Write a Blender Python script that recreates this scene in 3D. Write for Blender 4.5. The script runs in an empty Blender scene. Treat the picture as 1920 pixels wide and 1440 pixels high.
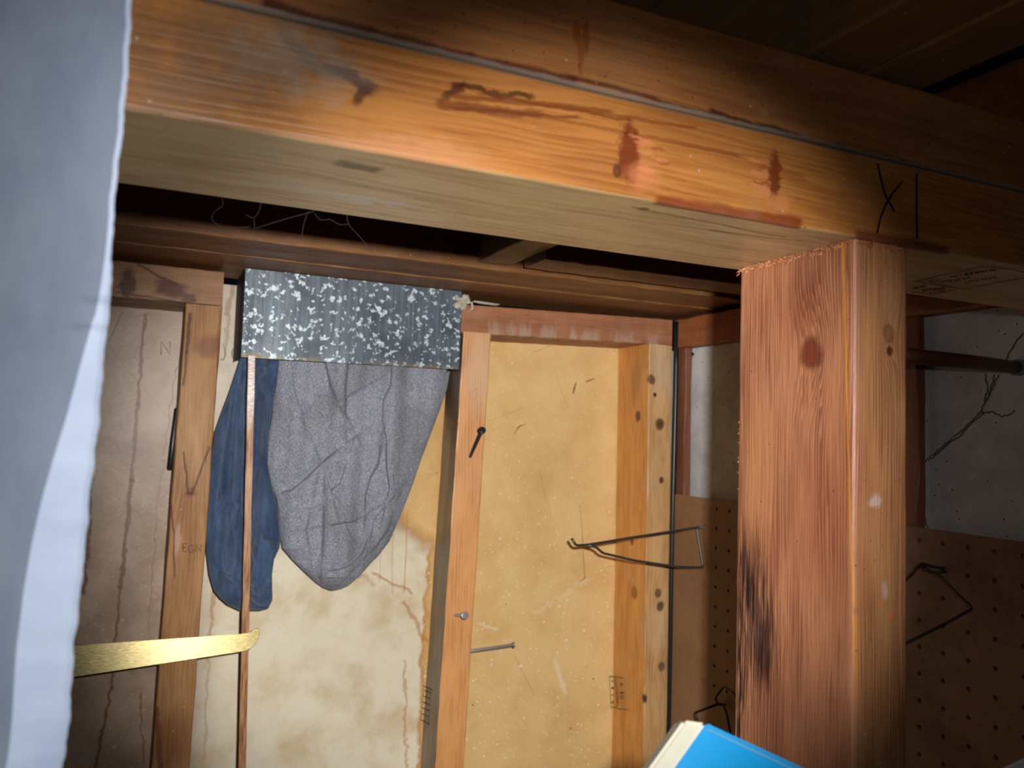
import bpy, bmesh, math, random
from mathutils import Vector, Matrix
random.seed(7)
H = 1.70                                   # camera height above the floor
C = bpy.context.scene.collection
# ------------------------------------------------------------------ camera
FPX = 1500.0
YAW, PITCH, ROLL = math.radians(24.36), math.radians(3.475), math.radians(1.76)
_fw = Vector((math.sin(YAW)*math.cos(PITCH), math.cos(YAW)*math.cos(PITCH), math.sin(PITCH)))
_rt = Vector((math.cos(YAW), -math.sin(YAW), 0)); _up = _rt.cross(_fw)
CX = math.cos(ROLL)*_rt + math.sin(ROLL)*_up      # image right
CU = -math.sin(ROLL)*_rt + math.cos(ROLL)*_up     # image up
ORG = Vector((0, 0, H))
cd = bpy.data.cameras.new('camera'); cam = bpy.data.objects.new('camera', cd); C.objects.link(cam)
cd.sensor_width = 36; cd.lens = FPX/1920*36; cd.clip_start = 0.01; cd.clip_end = 50
m = Matrix((CX, CU, -_fw)).transposed().to_4x4(); m.translation = ORG; cam.matrix_world = m
cd.dof.use_dof = True; cd.dof.focus_distance = 0.56; cd.dof.aperture_fstop = 13
bpy.context.scene.camera = cam
# ------------------------------------------------------------------ world, flash, exposure
sc = bpy.context.scene
sc.view_settings.view_transform = 'Standard'; sc.view_settings.look = 'None'
sc.view_settings.exposure = 0.0; sc.view_settings.gamma = 1.0; sc.view_settings.use_curve_mapping = False
w = bpy.data.worlds.new('world'); sc.world = w; w.use_nodes = True
w.node_tree.nodes['Background'].inputs[0].default_value = (0.6, 0.7, 1, 1)
w.node_tree.nodes['Background'].inputs[1].default_value = 0.004
def flash(name, energy, ang, blend, aim, size=0.006, col=(1, .985, .965), fall='Linear', smooth=.15):
    # a spot where the phone's lamp sits, a little right of and above the lens
    ld = bpy.data.lights.new(name, 'SPOT'); o = bpy.data.objects.new(name, ld); C.objects.link(o)
    o.location = ORG + CX*0.032 + CU*0.023 - _fw*0.004
    t = ORG + (_fw + CX*((aim[0]-960)/FPX) - CU*((aim[1]-720)/FPX))*1.0
    o.rotation_euler = (t - o.location).to_track_quat('-Z', 'Y').to_euler()
    ld.energy = energy; ld.spot_size = math.radians(ang); ld.spot_blend = blend; ld.shadow_soft_size = size; ld.color = col
    ld.use_nodes = True; nt = ld.node_tree; em = nt.nodes.get('Emission')
    f = nt.nodes.new('ShaderNodeLightFalloff'); f.inputs['Strength'].default_value = 1.0; f.inputs['Smooth'].default_value = smooth
    nt.links.new(f.outputs[fall], em.inputs['Strength'])
    return o
flash('flash_beam', 39.0, 59, 0.60, (925, 885))
flash('flash_spill', 1.7, 120, 0.9, (960, 800))
flash('panel_fill', 2.7, 84, 0.95, (-330, 980), col=(.86, .93, 1), fall='Quadratic', smooth=0)  # cool fill spot added to brighten the near left panel

# ------------------------------------------------------------------ measuring: a pixel's ray met with a plane of the room
def hit(px, py, ax, v):
    d = _fw + CX*((px-960)/FPX) - CU*((py-720)/FPX)
    if ax == 2: v = v - H
    return ORG + d*(v/d[ax])
def ray(px, py, depth): return ORG + (_fw + CX*((px-960)/FPX) - CU*((py-720)/FPX))*depth

# ------------------------------------------------------------------ node helpers
def rgb(*c):
    r = []
    for v in c:
        v = v/255; r.append(v/12.92 if v <= .04045 else ((v+.055)/1.055)**2.4)
    return (*r, 1)
class NT:
    def __init__(s, name):
        s.m = bpy.data.materials.new(name); s.m.use_nodes = True; s.t = s.m.node_tree
        s.b = s.t.nodes['Principled BSDF']; g = s.t.nodes.new('ShaderNodeNewGeometry')
        s.pos = g.outputs['Position']; s.nor = g.outputs['True Normal']
    def put(s, sock, v):
        if isinstance(v, bpy.types.NodeSocket): s.t.links.new(v, sock)
        else: sock.default_value = v
    def math(s, op, a, b=0.0, c=0.0, clamp=False):
        n = s.t.nodes.new('ShaderNodeMath'); n.operation = op; n.use_clamp = clamp
        s.put(n.inputs[0], a); s.put(n.inputs[1], b); s.put(n.inputs[2], c); return n.outputs[0]
    def vm(s, op, a, b=(0, 0, 0)):
        n = s.t.nodes.new('ShaderNodeVectorMath'); n.operation = op
        s.put(n.inputs[0], a)
        if op == 'SCALE': s.put(n.inputs['Scale'], b)
        else: s.put(n.inputs[1], b)
        return n.outputs['Value'] if op in ('LENGTH', 'DOT_PRODUCT', 'DISTANCE') else n.outputs[0]
    def noise(s, vec, scale, detail=2.0, rough=.5, dist=0.0, color=False):
        n = s.t.nodes.new('ShaderNodeTexNoise'); s.put(n.inputs['Vector'], vec); n.inputs['Scale'].default_value = scale
        n.inputs['Detail'].default_value = detail; n.inputs['Roughness'].default_value = rough; n.inputs['Distortion'].default_value = dist
        return n.outputs['Color' if color else 'Fac']
    def vor(s, vec, scale, feature='F1', out='Distance'):
        n = s.t.nodes.new('ShaderNodeTexVoronoi'); n.feature = feature; s.put(n.inputs['Vector'], vec); n.inputs['Scale'].default_value = scale
        return n.outputs[out]
    def sm(s, v, a, b, lo=0.0, hi=1.0):      # smooth map range
        n = s.t.nodes.new('ShaderNodeMapRange'); n.interpolation_type = 'SMOOTHSTEP'
        s.put(n.inputs[0], v); n.inputs[1].default_value = a; n.inputs[2].default_value = b
        n.inputs[3].default_value = lo; n.inputs[4].default_value = hi; return n.outputs[0]
    def mix(s, f, a, b, mode='MIX'):
        n = s.t.nodes.new('ShaderNodeMix'); n.data_type = 'RGBA'; n.blend_type = mode; n.clamp_result = False
        s.put(n.inputs[0], f); s.put(n.inputs[6], a); s.put(n.inputs[7], b); return n.outputs[2]
    def sep(s, v):
        n = s.t.nodes.new('ShaderNodeSeparateXYZ'); s.put(n.inputs[0], v); return n.outputs
    def bump(s, h, strength=.3, dist=.001):
        n = s.t.nodes.new('ShaderNodeBump'); s.put(n.inputs['Height'], h); n.inputs['Strength'].default_value = strength
        n.inputs['Distance'].default_value = dist; s.t.links.new(n.outputs[0], s.b.inputs['Normal'])
    def warp(s, amt, scale, detail=3, off=(0, 0, 0), stretch=(1, 1, 1)):
        p = s.vm('MULTIPLY', s.vm('ADD', s.pos, off), stretch)
        n = s.vm('SUBTRACT', s.noise(p, scale, detail, .6, color=True), (.5, .5, .5))
        return s.vm('ADD', s.pos, s.vm('SCALE', n, amt))
    def blob(s, c, r, amt=0.0, scale=100, soft=.25, stretch=(1, 1, 1)):   # 1 inside an ellipsoid with a ragged edge
        p = s.warp(amt, scale, 3, (c[0]*3.1, c[1], c[2]*2), stretch) if amt else s.pos
        d = s.vm('LENGTH', s.vm('DIVIDE', s.vm('SUBTRACT', p, tuple(c)), tuple(r)))
        return s.sm(d, 1+soft, 1-soft)
    def line(s, a, b, wd, ax=1, amt=.004, scale=60, soft=.5, cap=.004):      # a stain line from a to b, seen square to axis ax
        a = Vector(a); b = Vector(b); d = (b-a); d[ax] = 0; L = d.length; d /= L
        n = Vector((0, 0, 0)); n[(ax+1) % 3] = -d[(ax+2) % 3]; n[(ax+2) % 3] = d[(ax+1) % 3]
        q = s.vm('SUBTRACT', s.warp(amt, scale, 4, tuple(a*2.3)), tuple(a))
        u = s.math('ABSOLUTE', s.vm('DOT_PRODUCT', q, tuple(n))); v = s.vm('DOT_PRODUCT', q, tuple(d))
        k = s.sm(u, wd*(1+soft), wd*(1-soft))
        k = s.math('MULTIPLY', k, s.sm(v, -cap, 0)); k = s.math('MULTIPLY', k, s.sm(v, L+cap, L))
        w_ = s.math('ABSOLUTE', s.math('SUBTRACT', s.sep(s.pos)[ax], a[ax])); return s.math('MULTIPLY', k, s.sm(w_, .0045, .0030))
    def done(s, col, rough=.6, spec=.4, metal=0.0):
        s.put(s.b.inputs['Base Color'], col); s.put(s.b.inputs['Roughness'], rough)
        s.put(s.b.inputs['Specular IOR Level'], spec); s.put(s.b.inputs['Metallic'], metal); return s.m

def wood(name, axis, base, dark, freq=350, gdir=(1, .3, .2), warp=.003, contrast=.6, fine=.35, low=.35, knots=(), blobs=(), lines=(),
         tints=(), dust=.15, rough=.55, spec=.4, bump=.25, specks=.5, seed=0.0, bowl=0.0):
    n = NT(name); off = (seed, seed*1.7, seed*.6)
    st = [1, 1, 1]; st[axis] = .07; st2 = [1, 1, 1]; st2[axis] = .22; st3 = [1, 1, 1]; st3[axis] = .025
    P = n.vm('ADD', n.pos, off)
    g = Vector(gdir); g[axis] = 0
    u = n.vm('DOT_PRODUCT', n.pos, tuple(g))
    big = n.noise(n.vm('MULTIPLY', P, tuple(st2)), 22, 2, .5)
    mid = n.noise(n.vm('MULTIPLY', P, tuple(st)), 90, 2, .5)
    u = n.math('ADD', u, n.math('MULTIPLY', big, warp*4)); u = n.math('ADD', u, n.math('MULTIPLY', mid, warp*1.2))
    u = n.math('ADD', u, n.math('MULTIPLY', n.noise(n.vm('MULTIPLY', P, tuple(st3)), 260, 1, .5), .006))
    kmask = None
    for (c, r, kc) in knots:
        rr = [r*2.2]*3; rr[axis] = r*4.5
        d = n.vm('LENGTH', n.vm('DIVIDE', n.vm('SUBTRACT', n.pos, tuple(c)), tuple(rr)))
        u = n.math('ADD', u, n.math('MULTIPLY', n.math('EXPONENT', n.math('MULTIPLY', n.math('MULTIPLY', d, d), -1.6)), r*1.3))
    ph = n.math('MULTIPLY', u, freq)
    fr = n.math('FRACT', ph)
    ring = n.math('MULTIPLY', n.sm(fr, 0, .75), n.sm(fr, 1.0, .86))           # slow rise, sharp fall: late wood
    vary = n.noise(n.vm('MULTIPLY', P, tuple(st2)), 60, 2, .5)
    ring = n.math('MULTIPLY', ring, n.sm(vary, .3, .66, .08, 1))
    col = n.mix(n.math('MULTIPLY', ring, contrast), base, dark)
    lowv = n.noise(n.vm('MULTIPLY', P, tuple(st2)), 30, 4, .6)
    col = n.mix(n.math('MULTIPLY', n.sm(lowv, .45, .75), low), col, dark)
    pale = tuple(min(1, c*1.35+.02) for c in base[:3]) + (1,)
    col = n.mix(n.math('MULTIPLY', n.sm(lowv, .5, .25), low), col, pale)
    fib = n.noise(n.vm('MULTIPLY', P, tuple(st3)), 1400, 2, .6)
    col = n.mix(n.math('MULTIPLY', n.sm(fib, .52, .72), fine), col, dark)
    col = n.mix(n.math('MULTIPLY', n.sm(fib, .46, .3), fine*.6), col, pale)
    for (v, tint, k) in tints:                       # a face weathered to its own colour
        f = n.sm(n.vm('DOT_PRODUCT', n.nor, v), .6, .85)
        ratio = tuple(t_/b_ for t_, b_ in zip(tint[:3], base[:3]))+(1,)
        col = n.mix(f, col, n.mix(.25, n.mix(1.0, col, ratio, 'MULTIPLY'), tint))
    for (a, b, wd, ax, c, k, amt, scl) in lines:
        col = n.mix(n.math('MULTIPLY', n.line(a, b, wd, ax, amt, scl), k), col, c)
    for (c, r, bc, k, amt, scl, soft, stx) in blobs:
        msk = n.math('MULTIPLY', n.blob(c, r, amt, scl, soft, stx), k)
        if k < 0: msk = n.math('MULTIPLY', msk, n.math('MULTIPLY', -1, n.sm(fib, .42, .58)))
        col = n.mix(msk, col, bc)
    for (c, r, kc) in knots:
        rr = [r]*3; rr[axis] = r*1.15
        k1 = n.blob(c, rr, r*.9, 90, .35)
        k2 = n.blob(c, [q*.72 for q in rr], r*.8, 120, .5)
        col = n.mix(n.math('MULTIPLY', k1, .85), col, tuple(v*.5 for v in kc[:3])+(1,)); col = n.mix(n.math('MULTIPLY', k2, .9), col, kc)
    dn = n.noise(P, 25, 5, .65)
    col = n.mix(n.math('MULTIPLY', n.sm(dn, .5, .8), dust), col, rgb(170, 155, 135))
    if specks:
        vd = n.vor(P, 210); vc = n.sep(n.vor(P, 210, out='Color'))
        sp = n.math('MULTIPLY', n.sm(vd, .16, .06), n.math('GREATER_THAN', vc[0], 1-.10*specks))
        col = n.mix(sp, col, rgb(205, 190, 165))
        vd = n.vor(P, 330); vc = n.sep(n.vor(P, 330, out='Color'))
        sp = n.math('MULTIPLY', n.sm(vd, .22, .08), n.math('GREATER_THAN', vc[1], 1-.06*specks))
        col = n.mix(n.math('MULTIPLY', sp, .8), col, rgb(40, 28, 20))
    h = n.math('ADD', n.math('MULTIPLY', fib, .5), n.math('MULTIPLY', ring, -.35)); h = n.math('ADD', h, n.math('MULTIPLY', dn, .6))
    n.bump(h, bump, .0008)
    rg = n.math('ADD', rough, n.math('MULTIPLY', n.math('SUBTRACT', lowv, .5), .35))
    return n.done(col, rg, spec)
def plain(name, col, rough=.5, metal=0.0, spec=.4, var=.15, scale=80, bump=0.0, bscale=300):
    n = NT(name); f = n.noise(n.pos, scale, 4, .6)
    c = n.mix(n.math('MULTIPLY', n.sm(f, .35, .7), var), col, tuple(v*.35 for v in col[:3])+(1,))
    if bump: n.bump(n.noise(n.pos, bscale, 3, .6), bump, .0008)
    return n.done(c, rough, spec, metal)

# ------------------------------------------------------------------ object helpers
def obj(name, bm, mat, parent=None, smooth=False, base=None):
    me = bpy.data.meshes.new(name); bmesh.ops.recalc_face_normals(bm, faces=bm.faces)
    if base is None and parent is None:
        xs = [v.co for v in bm.verts]
        base = Vector(((min(v.x for v in xs)+max(v.x for v in xs))/2, (min(v.y for v in xs)+max(v.y for v in xs))/2, min(v.z for v in xs)))
    if parent is not None: base = Vector(parent['_b'])
    for v in bm.verts: v.co -= base
    bm.to_mesh(me); bm.free()
    if smooth:
        for p in me.polygons: p.use_smooth = True
    me.materials.append(mat); o = bpy.data.objects.new(name, me); C.objects.link(o)
    if parent is None: o.location = base
    else: o.parent = parent
    o['_b'] = tuple(base); return o
def tag(o, label, cat, group=None):
    o['label'] = label; o['category'] = cat
    if group: o['group'] = group
    return o
def struct(o): o['kind'] = 'structure'; return o
def empty(name, base, label, cat, group=None):
    o = bpy.data.objects.new(name, None); C.objects.link(o); o.location = base; o['_b'] = tuple(base); o.empty_display_size = .02
    return tag(o, label, cat, group)
def loft(P0, P1, U, V, wu, hv, r=.002, seg=3, steps=40, jit=.0003, bm=None, cap=True):
    # a sawn timber from P0 to P1 with worn edges; P0/P1 at the section's corner, U and V the section's directions
    bm = bm or bmesh.new(); P0 = Vector(P0); P1 = Vector(P1); U = Vector(U); V = Vector(V)
    sec = []
    for (cu, cv, a0) in ((r, r, 180), (wu-r, r, 270), (wu-r, hv-r, 0), (r, hv-r, 90)):
        for k in range(seg+1):
            a = math.radians(a0 + 90*k/seg); sec.append((cu+r*math.cos(a), cv+r*math.sin(a)))
    rings = []
    ph = random.random()*100
    for i in range(steps+1):
        t = i/steps; c = P0.lerp(P1, t); row = []
        for k, (a, b) in enumerate(sec):
            q = k//(seg+1)
            j = jit*(math.sin(ph+i*1.7+q*2)+math.sin(ph*2+i*.63+q*5)+random.uniform(-1, 1)*.8)
            j2 = jit*(math.sin(ph*3+i*1.1+q*3)+random.uniform(-1, 1)*.8)
            row.append(bm.verts.new(c+U*(a+j)+V*(b+j2)))
        rings.append(row)
    n = len(sec)
    for i in range(steps):
        for k in range(n): bm.faces.new((rings[i][k], rings[i][(k+1) % n], rings[i+1][(k+1) % n], rings[i+1][k]))
    if cap: bm.faces.new(rings[0]); bm.faces.new(rings[-1][::-1])
    return bm
def beam(name, x0, x1, y0, y1, z0, z1, axis, mat, parent=None, **k):
    z0 += H; z1 += H
    if axis == 0: bm = loft((x0, y0, z0), (x1, y0, z0), (0, 1, 0), (0, 0, 1), y1-y0, z1-z0, **k)
    elif axis == 1: bm = loft((x0, y0, z0), (x0, y1, z0), (1, 0, 0), (0, 0, 1), x1-x0, z1-z0, **k)
    else: bm = loft((x0, y0, z0), (x0, y0, z1), (1, 0, 0), (0, 1, 0), x1-x0, y1-y0, **k)
    return obj(name, bm, mat, parent)
def box(bm, x0, x1, y0, y1, z0, z1):
    v = [bm.verts.new((x, y, z)) for x in (x0, x1) for y in (y0, y1) for z in (z0, z1)]
    for f in ((0, 1, 3, 2), (4, 6, 7, 5), (0, 4, 5, 1), (2, 3, 7, 6), (0, 2, 6, 4), (1, 5, 7, 3)): bm.faces.new([v[i] for i in f])
    return bm
def tube(bm, pts, r, seg=10, radii=None, close=True):
    pts = [Vector(p) for p in pts]; prev = None; rings = []
    for i, p in enumerate(pts):
        d = (pts[min(i+1, len(pts)-1)]-pts[max(i-1, 0)]).normalized()
        if prev is None:
            a = d.orthogonal().normalized()
        else:
            a = (prev - d*prev.dot(d)).normalized()
        prev = a; b = d.cross(a); rr = radii[i] if radii else r
        rings.append([bm.verts.new(p+(a*math.cos(2*math.pi*k/seg)+b*math.sin(2*math.pi*k/seg))*rr) for k in range(seg)])
    for i in range(len(rings)-1):
        for k in range(seg): bm.faces.new((rings[i][k], rings[i][(k+1) % seg], rings[i+1][(k+1) % seg], rings[i+1][k]))
    if close: bm.faces.new(rings[0][::-1]); bm.faces.new(rings[-1])
    return bm
def smoothpts(P, rad=.004, n=5):                 # bends of a wire rounded
    P = [Vector(p) for p in P]; out = [P[0]]
    for i in range(1, len(P)-1):
        a, b, c = P[i-1], P[i], P[i+1]; r = min(rad, (a-b).length*.45, (c-b).length*.45)
        s = b+(a-b).normalized()*r; e = b+(c-b).normalized()*r
        for k in range(n+1):
            t = k/n; out.append(s*(1-t)**2+b*2*t*(1-t)+e*t*t)
    out.append(P[-1]); return out
def ink(name, parent, strokes, ax, v, wd, mat, off=.0004, sgn=-1):
    # pen or stamp strokes, thin ribbons lying on the face of their thing
    bm = bmesh.new(); nrm = Vector((0, 0, 0)); nrm[ax] = sgn
    for st in strokes:
        pts = [(hit(*p, ax, v) if len(p) == 2 else Vector(p)) + nrm*off for p in st]
        prev = None
        for i, p in enumerate(pts):
            d = (pts[min(i+1, len(pts)-1)]-pts[max(i-1, 0)]).normalized(); s = d.cross(nrm).normalized()*wd*.5*random.uniform(.75, 1.2)
            q = [bm.verts.new(p+s), bm.verts.new(p-s)]
            q += [bm.verts.new(p+s+nrm*.00012), bm.verts.new(p-s+nrm*.00012)]
            if prev:
                bm.faces.new((prev[2], prev[3], q[3], q[2])); bm.faces.new((prev[0], q[0], q[1], prev[1]))
                bm.faces.new((prev[0], prev[2], q[2], q[0])); bm.faces.new((prev[1], q[1], q[3], prev[3]))
            prev = q
    return obj(name, bm, mat, parent)

# ------------------------------------------------------------------ measures of the place (metres; heights below relative to the lens)
PY0, PY1 = .281, .373            # near bearing wall: front and back of its plates
PB, PJ, PT = .100, .1423, .1835  # underside, joint, top of the double plate
FY = .957; DY = 1.041            # far wall: stud fronts, wallboard
SX = .690; CXW = .706            # right wall: pegboard/framing face, concrete face
def F(px, py): return hit(px, py, 1, PY0)          # on the plates' front
def B(px, py): return hit(px, py, 2, H+PB)         # on the plates' underside
def FW(px, py): return hit(px, py, 1, FY)
def DW(px, py): return hit(px, py, 1, DY)
def SW(px, py): return hit(px, py, 0, SX)
def CW(px, py): return hit(px, py, 0, CXW)

RED = rgb(92, 38, 22); DK = rgb(70, 30, 18)
# ---- walls, floor, ceiling
def mat_wallboard():
    n = NT('wallboard_paper'); P = n.pos
    x, y, z = n.sep(P)[0:3]
    wp = n.warp(.05, 11, 6); wp2 = n.warp(.05, 34, 5)
    mott = n.noise(wp, 14, 5, .65); fin = n.noise(P, 160, 4, .6)
    tan = n.mix(n.sm(mott, .3, .75), rgb(222, 184, 122), rgb(198, 156, 96))
    grey = n.mix(n.sm(mott, .35, .7), rgb(192, 178, 156), rgb(165, 148, 126))
    pale = n.mix(n.sm(n.noise(n.warp(.02, 14, 3), 16, 5, .6), .42, .72), rgb(228, 216, 190), rgb(208, 186, 146))
    # where the gold sheet has stayed dry: right bay and a tongue beside the centre stud
    a = DW(845, 760); b = DW(850, 1260)
    def field(p, c, r): return n.vm('LENGTH', n.vm('DIVIDE', n.vm('SUBTRACT', p, tuple(c)), r))
    wpm = n.vm('ADD', n.vm('SCALE', wp, .5), n.vm('SCALE', wp2, .5))
    f1 = field(wpm, a, (.105, 1, .195)); f2 = field(wpm, b, (.045, 1, .32))
    fm = n.math('MINIMUM', f1, f2)
    gold = n.sm(fm, 1.04, .97)
    right = n.math('GREATER_THAN', x, .375)
    edge = n.math('MULTIPLY', n.sm(fm, .90, 1.0), n.sm(fm, 1.10, 1.0))
    # damp whitened field low in the middle bay, grey-beige above and left
    wz = n.sep(wpm)
    damp = n.math('MULTIPLY', n.sm(wz[2], H-.10, H-.17), n.sm(wz[0], .06, .10))
    mid = n.mix(damp, grey, pale)
    mid = n.mix(gold, mid, tan)
    mid = n.mix(n.math('MULTIPLY', edge, .55), mid, rgb(168, 112, 58))
    left = n.mix(n.sm(mott, .35, .7), rgb(176, 150, 126), rgb(148, 122, 100))
    col = n.mix(n.sm(x, .035, .05), left, mid)
    cream = n.mix(n.sm(mott, .3, .8), rgb(232, 196, 134), rgb(214, 172, 110))
    col = n.mix(right, col, cream)
    # brown tide lines run down the wet bays
    for (p, q, wd, k, c, amt, sc2) in [((272, 590), (258, 760), .0016, .8, rgb(112, 72, 50), .010, 70), ((258, 760), (246, 900), .0020, .8, rgb(112, 72, 50), .010, 70), ((246, 900), (226, 1100), .0022, .8, rgb(105, 66, 46), .012, 70),
            ((226, 1100), (208, 1290), .0016, .8, rgb(112, 70, 48), .010, 80), ((208, 1290), (180, 1440), .0016, .8, rgb(112, 70, 48), .012, 80),
            ((330, 690), (296, 930), .0008, .7, rgb(130, 92, 68), .014, 60), ((296, 930), (278, 1180), .0007, .6, rgb(130, 92, 68), .010, 60), ((262, 1300), (270, 1440), .0008, .7, rgb(130, 80, 58), .014, 60),
            ((172, 900), (158, 1110), .0022, .8, rgb(95, 55, 38), .010, 70), ((270, 600), (262, 700), .0010, .7, rgb(120, 78, 55), .010, 70),
            ((444, 510), (424, 590), .0030, .6, rgb(140, 100, 68), .016, 60), ((428, 590), (420, 650), .0020, .6, rgb(150, 108, 76), .014, 60), ((404, 1090), (392, 1200), .0022, .55, rgb(156, 112, 66), .016, 50), ((390, 1230), (384, 1420), .0014, .35, rgb(156, 112, 66), .016, 50),
            ((764, 960), (758, 1110), .0009, .6, rgb(190, 132, 66), .004, 40), ((737, 985), (735, 1110), .0008, .45, rgb(190, 132, 66), .004, 40), ((716, 1010), (712, 1090), .0007, .4, rgb(190, 132, 66), .004, 40),
            ((700, 1075), (770, 1110), .0022, .6, rgb(176, 116, 58), .016, 60), ((756, 1130), (800, 1200), .0022, .6, rgb(176, 116, 58), .020, 60), ((757, 1240), (764, 1440), .0018, .5, rgb(176, 116, 58), .022, 55), ((590, 1030), (700, 1095), .003, .35, rgb(176, 116, 58), .02, 50),
            ((1079, 720), (1075, 736), .0012, .8, rgb(70, 52, 38), .003, 200), ((1101, 715), (1112, 711), .0012, .7, rgb(70, 52, 38), .003, 200), ((975, 798), (966, 812), .0007, .7, rgb(120, 74, 44), .003, 200), ((983, 796), (970, 802), .0006, .7, rgb(120, 74, 44), .003, 200),
            ((1088, 950), (1092, 1010), .0004, .7, rgb(120, 84, 50), .003, 60), ((1092, 1010), (1096, 1082), .0005, .8, rgb(110, 76, 46), .003, 60), ((1098, 1082), (1090, 1088), .0006, .8, rgb(90, 60, 38), .002, 60), ((1010, 880), (1035, 975), .0003, .5, rgb(150, 112, 66), .003, 30), ((965, 1230), (1000, 1300), .0004, .5, rgb(150, 112, 66), .004, 30),
            ((915, 790), (980, 765), .0004, .4, rgb(150, 112, 66), .003, 30), ((1000, 660), (1040, 645), .0006, .4, rgb(150, 112, 66), .004, 60), ((1040, 690), (1062, 760), .0003, .4, rgb(150, 112, 66), .004, 30), ((230, 585), (205, 640), .0006, .6, rgb(60, 46, 38), .004, 50), ((205, 650), (330, 800), .0003, .4, rgb(100, 76, 58), .002, 30),
            ((1040, 1240), (1060, 1300), .0030, .35, rgb(245, 236, 212), .016, 130), ((900, 1170), (930, 1180), .0018, .4, rgb(245, 236, 212), .01, 130), ((1000, 1150), (1100, 1090), .0030, .25, rgb(238, 222, 190), .03, 90)]:
        col = n.mix(n.math('MULTIPLY', n.line(DW(*p), DW(*q), wd, 1, amt, sc2), k), col, c)
    # long faint scratches, flecks of plaster, dark nicks
    st = n.noise(n.vm('MULTIPLY', n.warp(.01, 12, 2), (1, 1, .06)), 420, 3, .7)
    col = n.mix(n.math('MULTIPLY', n.sm(st, .60, .70), .13), col, rgb(150, 112, 66))
    for (sc1, seed, thr, c, r0) in ((260, 3, .88, rgb(245, 238, 215), .22), (150, 0, .88, rgb(245, 238, 215), .18), (70, 5, .93, rgb(245, 232, 205), .13), (110, 9, .965, rgb(70, 52, 38), .13)):
        Q = n.vm('ADD', n.warp(.003, 200, 2), (seed, seed, seed))
        vd = n.vor(Q, sc1); vc = n.sep(n.vor(Q, sc1, out='Color'))
        keep = n.math('MULTIPLY', n.math('GREATER_THAN', vc[0], thr), n.sm(vd, r0*1.4, r0*.6))
        keep = n.math('MULTIPLY', keep, n.math('MULTIPLY', n.sm(z, H+.15, H-.30, .35, 1), n.sm(x, .3, .42, .25, 1)))
        col = n.mix(keep, col, c)
    n.bump(n.math('ADD', fin, n.math('MULTIPLY', mott, .6)), .2, .001)
    return n.done(col, .42, .35)
M_board = mat_wallboard()
bm = bmesh.new(); box(bm, -.75, SX+.05, DY, DY+.012, 0, H+.172); wb = struct(obj('wall_back', bm, M_board))
ghost = plain('faded_print', rgb(150, 134, 116), .6, var=.3, scale=400)
def L(pts, x, y, w, h): return [[(x+u*w, y+v*h) for u, v in s] for s in pts]
GN = [[(0, 1), (0, 0), (1, 1), (1, 0)]]; GU = [[(0, 0), (0, .75), (.3, 1), (.7, 1), (1, .75), (1, 0)]]
GG = [[(1, .2), (.7, 0), (.3, 0), (0, .3), (0, .75), (.3, 1), (.75, 1), (1, .75), (1, .55), (.6, .55)]]
def stroke3(S, f, out=0): return [[tuple(f(*p)) for p in s] for s in S]
ink('faded_letters', wb, L(GN, 302, 640, 17, 25)+L([[(1, 0), (1, .7), (.7, 1), (.2, 1)]], 412, 652, 10, 22)+L(GG, 435, 652, 14, 21), 1, DY, .0026, ghost, .0003)
def mat_concrete():
    n = NT('concrete'); P = n.pos; a = n.noise(P, 9, 6, .65); b = n.noise(n.warp(.02, 15), 60, 4, .7); g = n.noise(P, 700, 3, .7)
    col = n.mix(n.sm(a, .35, .68), rgb(204, 206, 206), rgb(174, 174, 172))
    col = n.mix(n.math('MULTIPLY', n.sm(b, .56, .66), .6), col, rgb(206, 205, 202))
    col = n.mix(n.math('MULTIPLY', n.sm(g, .55, .75), .35), col, rgb(70, 66, 60))
    for c, r in ((CW(1900, 740), (1, .028, .03)), (CW(1885, 790), (1, .018, .014)), (CW(1860, 855), (1, .02, .012)), (CW(1840, 860), (1, .012, .010))):
        col = n.mix(n.math('MULTIPLY', n.blob(c, r, .02, 60, .4), .5), col, rgb(205, 203, 200))
    vd = n.vor(P, 160); vc = n.sep(n.vor(P, 160, out='Color'))
    col = n.mix(n.math('MULTIPLY', n.sm(vd, .18, .08), n.math('GREATER_THAN', vc[0], .965)), col, rgb(50, 46, 42))
    n.bump(n.math('ADD', n.math('MULTIPLY', g, .5), b), .6, .0016); return n.done(col, .8, .25)
M_conc = mat_concrete()
bm = bmesh.new(); box(bm, CXW, CXW+.15, -.6, DY+.05, 0, H+.1285); wr = struct(obj('wall_right', bm, M_conc))
crk = plain('crack_shadow_dirt', rgb(84, 76, 66), .9, var=.6, scale=300)
def wob(P, k=2.2, n=5):
    out = []
    for i in range(len(P)-1):
        for j in range(n):
            t = j/n; out.append((P[i][0]*(1-t)+P[i+1][0]*t+random.uniform(-k, k), P[i][1]*(1-t)+P[i+1][1]*t+random.uniform(-k, k)))
    return out+[P[-1]]
def Z6(P, ox=1220, oy=450, s=2.743): return [(ox+x/s, oy+y/s) for x, y in P]
C1 = [(1915, 480), (1870, 540), (1830, 615)]; C2 = [(1770, 690), (1745, 790), (1700, 880), (1640, 940), (1580, 1000), (1480, 1080), (1420, 1130), (1395, 1200), (1400, 1300), (1410, 1400), (1430, 1500), (1440, 1560)]
C3 = [(1720, 690), (1735, 760), (1715, 850)]; C4 = [(1700, 885), (1760, 885), (1810, 910), (1850, 895), (1875, 875)]; C5 = [(1790, 690), (1770, 740), (1740, 800)]
S = [wob(Z6(c), 1.6) for c in (C1, C2, C3, C4, C5)] + [wob(Z6([(a+9, b+7) for a, b in c]), 2.2) for c in (C2[2:7],)]
ink('crack', wr, S, 0, CXW, .0012, crk, .0003)
M_floor = plain('concrete_floor', rgb(120, 115, 108), .85, var=.4, scale=6, bump=.4)
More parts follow.
